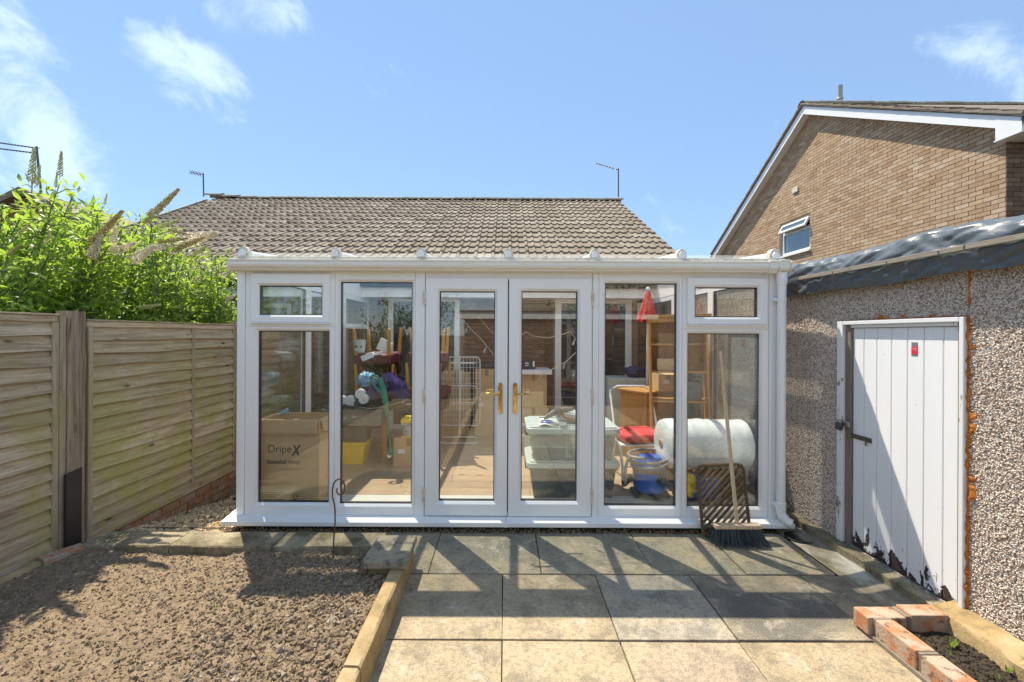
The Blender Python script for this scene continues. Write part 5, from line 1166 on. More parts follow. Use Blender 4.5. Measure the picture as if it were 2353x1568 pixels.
MB().add([(a0, 4.85, zt_ + .03), (a1, 4.85, zt_ + .035), (a1, 5.2, zt_ + .035), (a0, 5.2, zt_ + .03), (a0 + .06, 4.9, zt_ - .01), (a1 - .08, 4.9, zt_ - .01), (a1 - .08, 5.15, zt_ - .01), (a0 + .06, 5.15, zt_ - .01)],
         [(4, 5, 6, 7), (0, 1, 5, 4), (1, 2, 6, 5), (2, 3, 7, 6), (3, 0, 4, 7)]).build('dish', M['darkplastic'], t, bevel=.004)
MB().tube([at(x, y, 4.84) for x, y in ((760, 926), (800, 933), (850, 940), (890, 934), (922, 925), (930, 922))], .008, 6).build('rim', M['greyplastic'], t, smooth=True)
# clear tub, dark crate and yellow crate below
def tub(name, label, cat, x0, x1, y0, y1, z0, z1, mat, tp=.03, rim=None, group=None, lip=.018):
    t = thing(name, label, cat, ((x0+x1)/2, (y0+y1)/2, z0), group); m = MB(); n = 0
    o = [(x0 + tp, y0 + tp, z0), (x1 - tp, y0 + tp, z0), (x1 - tp, y1 - tp, z0), (x0 + tp, y1 - tp, z0), (x0, y0, z1), (x1, y0, z1), (x1, y1, z1), (x0, y1, z1)]
    i_ = [(x + (.005 if x < (x0+x1)/2 else -.005), y + (.005 if y < (y0+y1)/2 else -.005), z + (.005 if z == z0 else 0)) for x, y, z in o]
    m.add(o + i_, [(0, 3, 2, 1), (0, 1, 5, 4), (1, 2, 6, 5), (2, 3, 7, 6), (3, 0, 4, 7), (8, 9, 10, 11), (8, 12, 13, 9), (9, 13, 14, 10), (10, 14, 15, 11), (11, 15, 12, 8), (4, 5, 13, 12), (5, 6, 14, 13), (6, 7, 15, 14), (7, 4, 12, 15)])
    m.build('body', M[mat], t, bevel=.012, seg=3)
    l = MB(); w = .016; l.box(x0 - w, x1 + w, y0 - w, y0 + .002, z1 - lip, z1 + .004).box(x0 - w, x1 + w, y1 - .002, y1 + w, z1 - lip, z1 + .004).box(x0 - w, x0 + .002, y0 + .0021, y1 - .0021, z1 - lip, z1 + .004).box(x1 - .002, x1 + w, y0 + .0021, y1 - .0021, z1 - lip, z1 + .004)
    l.build('rim', M[rim or mat], t, bevel=.004); return t
t = tub('crate', 'bright yellow plastic crate on the floor in the second window', 'crate', -2.08, -1.60, 4.98, 5.24, FZ, .375, 'yellow', .03)
tub('dark_crate', 'dark crate of odds and ends on top of the yellow crate', 'crate', -2.06, -1.58, 4.99, 5.24, .385, .56, 'greyplastic', .02)
t = tub('clear_tub', 'clear plastic tub full of papers under the black tray', 'storage box', -2.06, -1.40, 4.95, 5.24, .57, .765, 'clear', .02)
tag(MB().grid(lambda u, v: (-2.02 + .58*u, 4.97 + .2*v, .60 + .06*fbm(u*3, v*3) + .05*u), 14, 6).build('crumpled_bag', M['paper'], smooth='all'), 'crumpled white bag inside the clear tub', 'bag')
# blue bag, purple fringe
def lump(name, label, cat, c, r, mat, seed, amp=.42, fr=3.2, group=None):
    m = MB().ball((0, 0, 0), 1, 26, 18); C = Vector(c)
    m.v = [tuple(C + Vector((v[0]*r[0], v[1]*r[1], v[2]*r[2])) * (1 + amp * mnoise.fractal(Vector(v) * fr + Vector((seed, 0, 0)), .8, 2.2, 4))) for v in m.v]
    return tag(m.build(name, M[mat], smooth='all'), label, cat, group)
lump('plastic_bag', 'crumpled pale blue bag among the lower chair legs', 'bag', at(842, 873, 5.12), (.11, .08, .085), 'bluebag', 3)
c = at(893, 880, 5.15); t = thing('fringed_throw', 'purple fringed tinsel throw draped over the lower chair', 'throw', c); m = MB()
for k in range(260):
    a = random.uniform(0, PI); q = random.uniform(-.1, .1); x = math.cos(a) * .16; z = math.sin(a) * .10
    p0 = c + Vector((x * .4, q, z + .02)); p1 = c + Vector((x + random.gauss(0, .02), q * 1.2 - .03, z * .6 - .03)); p2 = p1 + Vector((x * .25, random.gauss(0, .02), -.09 - random.random() * .1))
    m.tube([p0, p1, p2], [.006, .005, .003], 4)
m.build('fringe', M['purple'], t, fix=False, kind='stuff')
MB().ball(c + Vector((0, .02, 0)), (.14, .09, .085), 14, 10).build('bundle', M['purple'], t, smooth='all')
# green garden trimmer leaning on the stack
Yt = 4.86; t = thing('garden_trimmer', 'green garden trimmer leaning on the stacked boxes', 'trimmer', at(897, 1047, Yt))
MB().tube([at(x, y, Yt) for x, y in ((873, 872), (880, 895), (886, 925), (890, 955))], [.030, .036, .034, .024], 10).build('motor_housing', M['green'], t, smooth=True)
MB().tube([at(x, y, Yt) for x, y in ((852, 872), (858, 862), (866, 865), (873, 874))], .013, 8).tube([at(x, y, Yt) for x, y in ((853, 873), (862, 890), (876, 902))], .014, 8).build('handle', M['green'], t, smooth=True)
MB().tube([at(x, y, Yt - .01) for x, y in ((857, 866), (866, 870), (871, 882))], .005, 6).build('trigger', M['yellow'], t, smooth=True)
MB().tube([at(x, y, Yt) for x, y in ((890, 955), (894, 1000), (898, 1035))], .012, 10).build('shaft', M['green'], t, smooth=True)
MB().lathe([(.012, .07), (.035, .03), (.04, 0), (.03, -.012)], at(897, 1043, Yt), 16).build('guard', M['green'], t, smooth=True)
c = at(894, 1048, Yt - .03); MB().cyl(c, c + Vector((.0, .02, .0)), .024, n=16).build('wheel', M['paper'], t, bevel=.003)
# small yellow-topped organiser on a box
cbox('low cardboard box under the yellow-topped organiser', -1.26, -.92, 4.95, 5.3, FZ, .44, False)
x0, x1 = at(925, 990, 5.0).x, at(925, 990, 5.0).x + .20; z0, z1 = .446, at(930, 966, 5.0).z
t = tub('organiser_box', 'small clear organiser box with yellow lid', 'organiser', x0, x1, 4.97, 5.17, z0, z1 - .03, 'clear', .006); MB().box(x0 - .012, x1 + .012, 4.955, 5.185, z1 - .026, z1 + .022).build('lid', M['yellow'], t, bevel=.006); MB().box(x0 - .004, x1, 4.962, 5.17, z0 - .001, z0 + .012).build('base', M['yellow'], t)
# clothes airer
Ya = 6.3; t = thing('clothes_airer', 'white wire folding clothes airer standing behind the left door', 'clothes airer', at(1056, 1090, Ya))
q = lambda x, y, d=0: at(x, y, Ya + d)
def rrect(x0, x1, y0, y1, r=9, d=0):
    o = []
    for cx, cy_, a0 in ((x1 - r, y0 + r, -90), (x1 - r, y1 - r, 0), (x0 + r, y1 - r, 90), (x0 + r, y0 + r, 180)): o += [q(cx + r*math.cos(R(a0 + k*30)), cy_ + r*math.sin(R(a0 + k*30)), d) for k in range(4)]
    return o
MB().tube(rrect(1011, 1103, 821, 978), .0085, 6, True).tube(rrect(1012, 1098, 887, 926, 12, -.04), .007, 6, True).build('frame', M['white'], t, smooth=True)
m = MB()
for k in range(1, 12): x = 1011 + 92*k/12; m.cyl(q(x, 822), q(x, 977), .0035, n=5)
for k in range(1, 13): y = 821 + 157*k/13; m.cyl(q(1012, y), q(1102, y), .003, n=5)
m.build('wires', M['white'], t)
MB().box(q(1020, 834).x, q(1092, 834).x, Ya - .02, Ya - .008, q(1020, 836).z, q(1020, 832).z).build('top_bar', M['white'], t, bevel=.003)
MB().cyl(q(1056, 822, -.03), q(1056, 1018, -.03), .012, n=8).cyl(q(1061, 850, -.03), q(1054, 1018, -.03), .008, n=8).build('leg', M['white'], t, smooth=True)
MB().tube([q(1011, 1008, -.05), q(1020, 1005, -.05), q(1090, 1005, -.05), q(1097, 1007, -.05)], .010, 8).tube([q(1011, 1016, -.35), q(1020, 1019, -.35), q(1090, 1019, -.35), q(1097, 1017, -.35)], .010, 8).cyl(q(1056, 1010, -.03), (q(1056, 1010).x, Ya - .03, FZ), .010, n=8).build('foot', M['white'], t, smooth=True)
# stacked lidded storage boxes
def storage(label, z0, z1, mat, x0=.24, x1=1.03, y0=3.99, y1=4.52):
    t = tub('storage_box', label, 'storage box', x0, x1, y0, y1, z0, z1, mat, .035, None, 'lidded storage boxes inside the right door', .03)
    l = MB(); a, b, c, d = x0 - .035, x1 + .035, y0 - .035, y1 + .035; r = .06
    def rr(e, n=5): return [(cx + (r - e)*math.cos(R(a0 + 90*k/n)), cy_ + (r - e)*math.sin(R(a0 + 90*k/n))) for cx, cy_, a0 in ((b - r, c + r, -90), (b - r, d - r, 0), (a + r, d - r, 90), (a + r, c + r, 180)) for k in range(n + 1)]
    l.prism(rr(0), 'z', z1 - .012, z1 + .034); l.prism(rr(.03), 'z', z1 + .0341, z1 + .046); lid = l.build('lid', M['palelid'], t, bevel=.006)
    rb = MB().box(a + .12, b - .12, c + .10, c + .125, z1 + .0465, z1 + .056).box(a + .12, b - .12, d - .125, d - .10, z1 + .0465, z1 + .056).box(a + .12, a + .145, c + .1251, d - .1251, z1 + .0465, z1 + .056).box(b - .145, b - .12, c + .1251, d - .1251, z1 + .0465, z1 + .056)
    rb.build('lid_ridge', M['palelid'], lid, bevel=.003)
    for sx in (a - .004, b - .026): MB().box(sx, sx + .03, (y0+y1)/2 - .09, (y0+y1)/2 + .09, z1 - .075, z1 - .013).build('clip', M['darkplastic'], t, bevel=.006)
    return t
storage('lower dark grey storage box with pale lid on the floor', FZ, .42, 'greyplastic')
storage('upper smoky clear storage box with pale lid, topmost of the pair', .468, .735, 'clear')
zl_ = .782
tag(MB().ball((.40, 4.08, zl_ + .022), (.06, .05, .022), 14, 8).build('blue_cap', M['blue'], smooth='all'), 'small bright blue lid lying on the upper storage box', 'lid')
tag(MB().grid(lambda u, v: (.32 + .13*u, 3.99 + .09*v, zl_ + .012 + .012*math.sin(u*4)), 6, 3).build('paper_sheet', M['paper'], smooth='all'), 'crumpled white paper on the corner of the storage box lid', 'paper')
um = at(1268, 955, 4.1); t = thing('folded_umbrella', 'grey folded umbrella lying on the storage box lid', 'umbrella', um)
MB().tube([at(1250, 963, 4.08), at(1258, 957, 4.1), at(1275, 947, 4.12), at(1295, 942, 4.15), at(1315, 940, 4.18)], [.008, .022, .03, .028, .02], 9).build('folded_cloth', M['grey'], t, smooth='all'); MB().tube([at(1240, 968, 4.07), at(1250, 963, 4.08)], .006, 8).build('tip', M['steel'], t)
m = MB(); m.tube([at(1325, 967, 4.05), at(1300, 960, 4.06), at(1290, 954, 4.07)], [.016, .014, .010], 8)
for a, b in ((1281, 948), (1279, 953), (1281, 958), (1288, 946), (1295, 945)): m.tube([at(1294, 956, 4.065), at((1294 + a)/2, (956 + b)/2 - 1.5, 4.06), at(a, b, 4.06)], [.009, .006, .0035], 6)
tag(m.build('driftwood', M['twig'], smooth='all'), 'reddish brown forked twig lying on the upper storage box', 'driftwood')
for x, lab in ((1272, 'glass dish at the front of the storage box lid'), (1292, 'white cup lying on the storage box lid')):
    c = at(x, 972, 4.03); tag(MB().lathe([(.02, 0), (.034, .006), (.04, .03), (.037, .031), (.03, .01)], (c.x, c.y, zl_ + .001), 16).build('glass_dish', M['clear'] if x < 1280 else M['paper'], smooth=True), lab, 'dish')
tag(MB().obox((.72, 4.25, zl_ + .05), (.34, .3, .07), Matrix.Rotation(R(8), 3, 'Y')).build('white_folder', M['palelid'], bevel=.008), 'pale flat box on top of the upper storage box', 'box')
tag(MB().lathe([(.055, FZ), (.075, FZ + .25), (.078, FZ + .26), (.07, FZ + .26), (.05, FZ + .01)], (.30, 5.4, 0), 18).build('bucket', M['palelid'], smooth=True), 'white plastic bucket on the floor behind the storage boxes', 'bucket')
# boxes, shelf and printer against the brick wall
cbox('tall cardboard box against the brick wall behind the airer', -.44, -.09, 6.45, 6.6, FZ, 1.10, False)
cbox('brown cardboard box standing left of the airer wires', -.98, -.52, 6.45, 6.85, FZ, 1.05, False)
cbox('lower cardboard box under the printer', .20, .62, 6.15, 6.6, FZ, .58, False)
cbox('middle cardboard box under the white board', .22, .60, 6.17, 6.58, .588, 1.06, False)
tag(MB().box(.12, .66, 6.05, 6.62, 1.068, 1.128).build('white_board', M['white'], bevel=.006), 'white board laid over the stacked boxes under the printer', 'board')
pt = thing('printer', 'small black printer on the white board', 'printer', (.33, 6.3, 1.13)); MB().box(.225, .44, 6.2, 6.45, 1.13, 1.275).build('body', M['screen'], pt, bevel=.012); MB().box(.40, .425, 6.192, 6.199, 1.17, 1.245).box(.29, .34, 6.192, 6.199, 1.21, 1.225).box(.29, .34, 6.192, 6.199, 1.18, 1.19).build('panel_mark', M['paper'], pt)
sh = thing('wall_shelf', 'grey shelf board against the brick wall behind the left door', 'shelf', (-.2, 6.8, 1.1)); MB().box(-.62, .18, 6.62, 6.92, 1.12, 1.19).build('board', M['greyplastic'], sh); MB().box(-.60, -.57, 6.64, 6.92, FZ, 1.119).box(.14, .17, 6.64, 6.92, FZ, 1.119).build('leg', M['greyplastic'], sh)
# string lights hung across the doors
t = thing('string_lights', 'thin string of tiny bulbs looped behind the french doors', 'string lights', (0, 3.82, 1.7)); Ys = 3.85
def cord(pp): return [at(x, y, Ys) for x, y in pp]
runs = [[(1058, 726), (1070, 742), (1085, 760), (1104, 778), (1122, 800), (1136, 818), (1160, 845)], [(1098, 727), (1106, 735), (1122, 755), (1140, 775), (1160, 790), (1198, 772), (1208, 763), (1226, 773), (1260, 777), (1296, 768), (1310, 762), (1322, 778)], [(1340, 800), (1326, 808), (1300, 832), (1275, 846), (1240, 862)]]
m = MB()
for r_ in runs: m.tube(cord(r_), .0028, 5)
m.build('cord', M['cardcut'], t)
for x, y in ((1076, 750), (1118, 797), (1150, 833), (1322, 779), (1300, 833), (1245, 862)):
    c = at(x, y, Ys); MB().tube([c, c + Vector((-.01, 0, -.018)), c + Vector((-.02, 0, -.045)), c + Vector((-.022, 0, -.06))], [.005, .006, .013, .004], 8).build('bulb', M['clear'], t, smooth=True)
# red parasol
t = thing('parasol', 'folded bright red parasol leaning in the far right corner', 'parasol', (1.92, 6.0, FZ)); tp1 = at(1489, 668, 6.0)
m = MB(); ax = Vector((1.98, 6.1, 1.2)) - tp1
def par(u, v):
    a = 2*PI*u; r = .022 + .115 * v + .012 * v * math.sin(a*8); return tp1 + Vector((0, 0, -.42 * v)) + Vector((r * math.cos(a) - .01*v, r * math.sin(a), .02 * math.sin(a*8) * v))
m.grid(par, 64, 8).build('canopy', M['red'], t, smooth='all'); MB().cyl(tp1 + Vector((0, 0, .03)), (tp1.x - .01, tp1.y, FZ), .016, n=10).build('pole', M['white'], t, smooth=True); MB().ball(tp1 + Vector((0, 0, .02)), .03, 10, 8).build('cap', M['paper'], t, smooth='all')
# pine shelf unit, pine chest
t = thing('pine_bookcase', 'orange pine shelf unit behind the right-hand windows', 'bookcase', (1.9, 4.75, FZ)); bkM = Matrix.Translation((1.94, 4.80, FZ)) @ Matrix.Rotation(R(-16), 4, 'Z') @ Matrix.Rotation(R(-1.5), 4, 'Y')
W2, D2, H2 = .30, .14, 1.70
def bk(name, *b): MB().box(*b).xf(bkM).build(name, M['pine'], t, bevel=.003)
bk('side', -W2, -W2 + .022, -D2, D2, 0, H2); bk('side', W2 - .022, W2, -D2, D2, 0, H2); bk('top', -W2 - .03, W2 + .03, -D2 - .03, D2 + .02, H2 + .001, H2 + .03); bk('cornice', -W2 - .015, W2 + .015, -D2 - .016, -D2 - .002, H2 - .05, H2)
for z in (.10, .78, 1.10, 1.40): bk('shelf', -W2 + .023, W2 - .023, -D2 + .004, D2 - .016, z, z + .02)
MB().box(-W2 + .023, W2 - .023, D2 - .014, D2 - .004, 1.12, H2 - .0).xf(bkM).build('back_panel', M['pine'], t)
for (u, z, s_) in ((-.12, 1.12, (.2, .14, .13)), (.12, .80, (.22, .16, .2))):
    c = bkM @ Vector((u, 0, z + s_[2]/2 + .001)); tag(MB().obox(c, s_, Matrix.Rotation(R(-16), 3, 'Z')).build('shelf_box', M['grey' if z < 1 else 'card'], bevel=.006), 'grey bag on the middle shelf of the pine unit' if z < 1 else 'small brown box on an upper shelf of the pine unit', 'box')
c = bkM @ Vector((.0, 0, H2 + .032)); tag(MB().lathe([(.03, 0), (.035, .05), (.022, .12), (.03, .16), (.026, .16), (.018, .12)], c, 14).build('vase', M['paper'], smooth=True), 'small pale vase on top of the pine shelf unit', 'vase')
t = thing('pine_chest', 'pine chest with drawers askew beside the pale cabinet', 'chest', (1.72, 5.55, FZ)); cM = Matrix.Translation((1.80, 5.50, FZ)) @ Matrix.Rotation(R(32), 4, 'Z')
MB().box(-.26, .26, -.21, .21, 0, .80).xf(cM).build('carcass', M['pine'], t, bevel=.005); MB().box(-.29, .29, -.24, .23, .801, .83).xf(cM).build('top', M['pine'], t, bevel=.006)
for z in (.06, .31, .56): MB().box(-.23, .23, -.228, -.2105, z, z + .22).xf(cM).build('drawer', M['pine'], t, bevel=.005)
for z in (.17, .42, .67):
    for u in (-.1, .1): MB().cyl(cM @ Vector((u, -.228, z)), cM @ Vector((u, -.25, z)), .016, n=10).build('knob', M['pine'], t, smooth=True)
cbox('pale cardboard box on the pine chest', 1.84, 2.08, 5.2, 5.45, .955, 1.15, False)
# pale cabinet with bag on top
t = thing('pale_cabinet', 'pale grey-green cabinet in front of the patio door', 'cabinet', (1.66, 6.2, FZ)); MB().box(1.42, 1.96, 6.0, 6.4, FZ, 1.03).build('carcass', M['palelid'], t, bevel=.006); MB().box(1.435, 1.68, 5.985, 5.999, FZ + .04, 1.02).build('door', M['palelid'], t, bevel=.004); MB().box(1.70, 1.945, 5.985, 5.999, FZ + .04, 1.02).build('door', M['palelid'], t, bevel=.004)
lump('dark_bag', 'dark blue bag on top of the pale cabinet', 'bag', (1.84, 6.15, 1.10), (.14, .1, .085), 'darkbag', 9)
lump('plastic_bag', 'blue and yellow bag on the floor under the bubble wrap', 'bag', (1.78, 4.02, .225), (.22, .1, .11), 'blue', 21)
lump('plastic_bag', 'yellow bag end beside the door mat, under the bubble wrap', 'bag', (1.66, 3.93, .27), (.06, .06, .10), 'yellow', 31)
lump('plastic_bag', 'black rubbish bag on the floor below the bubble wrap roll', 'bag', (2.08, 4.12, .235), (.16, .14, .125), 'darkplastic', 41)
# bubble wrap roll
rc = Vector((1.88, 4.13, .60)); t = thing('bubble_wrap_roll', 'big white roll of bubble wrap lying across the right windows', 'bubble wrap', rc)
Q = Vector((1, .05, -.02)).to_track_quat('Z', 'Y').to_matrix(); pr = [(.035, -.40), (.10, -.405), (.18, -.40), (.215, -.385), (.228, -.35)] + [(.23 + .004 * math.sin(k*1.7), -.33 + .70*k/20) for k in range(21)] + [(.21, .385), (.05, .39)]
m = MB().lathe(pr, (0, 0, 0), 44); m.v = [tuple(rc + Q @ (Vector(v) * (1 + .012 * mnoise.noise(Vector(v) * 6)))) for v in m.v]; m.build('wrap', M['bubble'], t, smooth=True); MB().lathe([(.034, -.41), (.034, .40), (.026, .40), (.026, -.41)], rc, 16, Q).build('core', M['card'], t)
# supports for the roll: bags above. red-cushioned chair
t = thing('folding_chair', 'white tubular folding chair with red cushion beside the bubble wrap', 'chair', (1.42, 4.75, FZ)); z_ = .50
MB().tube([(1.17, 4.28, FZ + .01), (1.17, 4.30, .32), (1.16, 4.36, .50), (1.13, 4.40, .56)], .014, 8).tube([(1.66, 4.45, FZ + .01), (1.66, 4.50, z_)], .013, 8).build('front_leg', M['white'], t, smooth=True)
MB().tube([(1.20, 4.95, FZ + .01), (1.18, 4.6, .5), (1.2, 4.95, 1.0), (1.3, 5.0, 1.04), (1.6, 5.0, 1.04), (1.66, 4.95, 1.0), (1.64, 4.6, .5), (1.66, 4.95, FZ + .01)], .012, 8).build('back_frame', M['white'], t, smooth=True)
MB().tube([(1.17, 4.31, .32), (1.66, 4.47, .30)], .010, 8).build('cross_bar', M['white'], t, smooth=True)
m = MB().box(-.24, .24, -.22, .22, -.045, .045).xf(Matrix.Translation((1.43, 4.68, z_ + .06)) @ Matrix.Rotation(R(12), 4, 'Z')); tag(m.build('seat_cushion', M['redcushion'], bevel=.042, seg=4), 'red cushion lying on the white folding chair', 'cushion')
MB().box(1.2, 1.65, 4.46, 4.9, z_ - .02, z_ + .0).build('seat', M['white'], t, bevel=.006)
# blue tub vacuum cleaner
vc = Vector((1.37, 4.10, FZ)); t = thing('vacuum_cleaner', 'blue and black tub vacuum cleaner with coiled grey hose', 'vacuum cleaner', vc)
MB().lathe([(.10, .045), (.143, .06), (.150, .10), (.155, .24), (.150, .25)], vc, 30).build('drum', M['blue'], t, smooth=True)
MB().lathe([(.158, .25), (.160, .268), (.150, .285), (.125, .32), (.105, .355), (.09, .37), (.03, .375)], vc, 30).build('lid', M['blue'], t, smooth=True)
MB().lathe([(.162, .244), (.165, .262), (.158, .275)], vc, 30).build('lid_clip_ring', M['darkplastic'], t, smooth=True)
m = MB().lathe([(.16, .03), (.165, .045), (.12, .06)], vc, 24); m.build('base', M['darkplastic'], t, smooth=True)
for a in (30, 150, 210, 330):
    c = vc + Vector((.16*math.cos(R(a)), .16*math.sin(R(a)), .025)); MB().cyl(c - Vector((0, .012, 0)), c + Vector((0, .012, 0)), .024, n=14).build('castor', M['darkplastic'], t, smooth=True)
port = vc + Vector((.05, -.145, .19)); MB().cyl(port, port + Vector((.01, -.03, -.0)), .044, .038, 18).build('hose_port', M['darkplastic'], t, smooth=True)
MB().tube([port + Vector((.0, -.03, 0)), port + Vector((.05, -.07, -.02)), port + Vector((.11, -.08, -.09)), port + Vector((.19, -.07, -.18))], [.022, .020, .018, .018], 12).build('wand', M['greyplastic'], t, smooth=True)
hp = []
for k in range(60):
    a = 2*PI*k/22; r_ = .165 + .006*k/10; hp.append(vc + Vector((r_*math.cos(a), .85*r_*math.sin(a), .27 + .0022*k + .02*math.sin(a + 1))))
for k in range(14): f = k/13; hp.append(vc + Vector((-.17 - .09*math.sin(PI*f*.5), -.12*f, .36 + .06*math.sin(PI*f) - .22*f)))
MB().tube(hp, .014, 8).build('hose', M['hose'], t, smooth='all')
MB().tube([vc + Vector((-.27, -.1, .14)), vc + Vector((-.20, -.06, .17)), vc + Vector((-.14, -.02, .15))], [.03, .022, .02], 10).build('nozzle', M['darkplastic'], t, smooth=True)
# ================================================================== SHRUBS
def leaf_shape():     # lance-shaped leaf folded along its rib, tip drooping; length along +x, ~1 long
    xs_ = [0, .18, .45, .75, 1.0]; ws = [.012, .125, .165, .09, .0]; zs = [0, .03, .03, -.03, -.13]
    vs = []
    for x, w, z in zip(xs_, ws, zs): vs += [(x, -w, z + w*.35), (x, 0, z), (x, w, z + w*.35)]
    fs = []
    for i in range(4):
        a = i*3; fs += [(a, a+1, a+4, a+3), (a+1, a+2, a+5, a+4)]
    return vs, fs
LV, LF = leaf_shape()
def basis(d, up):     # rows of columns: x along d
    x = d / np.linalg.norm(d, axis=1)[:, None]; y = np.cross(up, x); y /= np.maximum(1e-6, np.linalg.norm(y, axis=1))[:, None]; z = np.cross(x, y)
    return np.stack([x, y, z], -1)
me_leaf = MB().add(LV, LF).mesh('leaf', M['leaf'], fix=False)
me_leaf.shade_smooth()
def flower_mesh(mat, n=150, taper=.8):
    m = MB()
    for k in range(n):
        f = (k + random.random()) / n; a = k * 2.39996; r = (.17 if mat == 'blossom' else .09) * (1 - taper * f ** 1.5) * random.uniform(.7, 1.1); c = Vector((f, r * math.cos(a), r * math.sin(a))); s_ = (.048 if mat == 'blossom' else .036) * random.uniform(.7, 1.2)
        d = Vector((.3, math.cos(a), math.sin(a))).normalized(); u = d.orthogonal().normalized(); v = d.cross(u)
        m.add([c + u*s_, c + v*s_, c - u*s_, c - v*s_, c + d*s_*.7], [(0, 1, 4), (1, 2, 4), (2, 3, 4), (3, 0, 4)])
    m.cyl((-.15, 0, 0), (1, 0, 0), .012, .006, 5)
    return m.mesh('flower_spike', M[mat], fix=False)
FM = {k: [flower_mesh(k, 150 if k != 'bud' else 110, .85) for _ in range(2)] for k in ('blossom', 'spent', 'bud')}
def shrub(label, stems, leaf_n, spikes, leafmat='leaf', name='buddleia', cat='shrub', base=None, indiv=120, group='buddleia shrubs behind the fence', lsize=(.05, .14)):
    """stems: list of (base point, tip point); leaves grow in pairs up each arching stem and along short side shoots"""
    b = Vector(base) if base else Vector(stems[0][0]); t = thing(name, label, cat, (b.x, b.y, 0), group)
    sm = MB(); pts = []; dirs = []; sizes = []
    for (p0, p1) in stems:
        p0, p1 = Vector(p0), Vector(p1); out = Vector((random.gauss(0, .12), random.gauss(0, .12), 0)); path = []
        for k in range(9):
            f = k / 8; path.append(p0.lerp(p1, f) + Vector((0, 0, .18)) * math.sin(PI * f) + out * math.sin(PI * f))
        sm.tube(path, [.008 * (1 - .75 * k/8) + .0015 for k in range(9)], 5)
        for _ in range(leaf_n):
            f = random.random() ** .75; k = min(7, int(f * 8)); p = path[k].lerp(path[k+1], f * 8 - k); ax = (path[k+1] - path[k]).normalized()
            sh = Vector((random.gauss(0, 1), random.gauss(0, 1), random.gauss(.15, .5))).normalized() * random.uniform(0, .34) * (1.15 - f * .55)
            q = p + sh
            if _ % 7 == 0: sm.tube([p, p.lerp(q, .5) + Vector((0, 0, .02)), q], [.004, .003, .002], 4)
            if q.x > -3.36 and q.x < -2 and q.z < 1.80: q.x = -3.36 - random.random() * .2
            d = (sh.normalized() + Vector((random.gauss(0, .5), random.gauss(0, .5), random.gauss(-.1, .5))) + ax * .25)
            pts.append(q); dirs.append(d.normalized() if d.length > .01 else Vector((1, 0, 0))); sizes.append(random.uniform(*lsize) * (1.1 - .3 * f))
    sm.build('stems', M['stem'], t, fix=False)
    P = np.array(pts); D = np.array(dirs); S = np.array(sizes); up = np.tile([0, 0, 1.], (len(P), 1)) + rng.normal(0, .45, (len(P), 3)); B = basis(D, up)
    dist = np.linalg.norm(P - np.array([0, 0, H]), axis=1); ordr = np.argsort(-(S / dist)); big, rest = ordr[:indiv], ordr[indiv:]
    for i in big:
        o = place(me_leaf, 'leaf', t, P[i], Matrix(B[i].tolist()), (S[i] * 1.15,) * 3)
    V, Fc = scatter(LV, LF, P[rest], np.stack([S[rest]] * 3, -1), B[rest])
    np_obj('foliage', V, Fc, M[leafmat], t, kind='stuff', smooth=True)
    for (p, d, L, kind) in spikes:
        d = Vector(d).normalized(); bb = basis(np.array([list(d)]), np.array([[0.1, .2, 1.]]))[0]
        place(random.choice(FM[kind]), 'flower_spike', t, p, Matrix(bb.tolist()), (L, L * 1.05, L * 1.05))
    return t
def tips(pairs, Yf, n, bx, by):
    """pairs: (x, y) outline points of the crown as measured; stems rise from behind the fence to points below that line"""
    out = []
    xs_ = [p[0] for p in pairs]
    for _ in range(n):
        x = random.uniform(xs_[0], xs_[-1]); k = max(i for i in range(len(xs_)-1) if xs_[i] <= x); f = (x - xs_[k]) / (xs_[k+1] - xs_[k]); ytop = pairs[k][1] * (1-f) + pairs[k+1][1] * f
        y = ytop + 10 + (740 - ytop) * random.random() ** 1.15; Y = Yf(x) + random.uniform(-.55, .75)
        tp_ = at(x, y, Y)
        tp_.x = min(tp_.x, -3.22)
        out.append(((random.uniform(*bx), tp_.y + random.uniform(-.5, .5) * 1 , random.uniform(0, .3)), tp_))
    return out
Yl = lambda x: 3.9 / ((1160 - x) / 1000)
o1 = [(-40, 480), (40, 440), (90, 400), (150, 425), (210, 440), (235, 470)]
o2 = [(190, 450), (230, 455), (270, 490), (330, 480), (370, 490), (410, 510)]
o3 = [(390, 505), (430, 555), (480, 575), (515, 575), (548, 610)]
def spk(lst, dy=-.55): return [(at(x, y, Yl(x) + dy), at(x2, y2, Yl(x) + dy) - at(x, y, Yl(x) + dy), (at(x2, y2, Yl(x) + dy) - at(x, y, Yl(x) + dy)).length, k) for x, y, x2, y2, k in lst]
shrub('tallest buddleia with upright flower spikes above the nearer fence panel', tips(o1, Yl, 95, (-4.9, -3.75), 0) + [((-4.1, 3.55, .2), at(75, 412, Yl(75))), ((-4.2, 3.7, .2), at(136, 425, Yl(136)))], 130,
      spk([(73, 420, 79, 340, 'bud'), (86, 425, 92, 380, 'bud'), (66, 415, 58, 398, 'bud'), (137, 405, 141, 348, 'bud'), (128, 430, 131, 398, 'bud'), (42, 540, 70, 512, 'bud'), (20, 585, 50, 560, 'spent'), (104, 560, 115, 530, 'bud')]))
shrub('buddleia with white and spent brown flower spikes in the middle', tips(o2, Yl, 90, (-4.9, -3.75), 0), 130,
      spk([(210, 560, 282, 485, 'spent'), (212, 590, 238, 520, 'spent'), (208, 592, 236, 538, 'blossom'), (252, 578, 268, 522, 'blossom'), (262, 580, 312, 558, 'blossom'), (302, 600, 358, 565, 'blossom'), (345, 570, 392, 565, 'blossom'), (345, 498, 411, 435, 'spent'), (330, 515, 350, 490, 'spent'), (360, 525, 412, 505, 'bud'), (395, 530, 436, 540, 'spent'), (365, 555, 430, 548, 'spent'), (240, 470, 246, 445, 'bud')]))
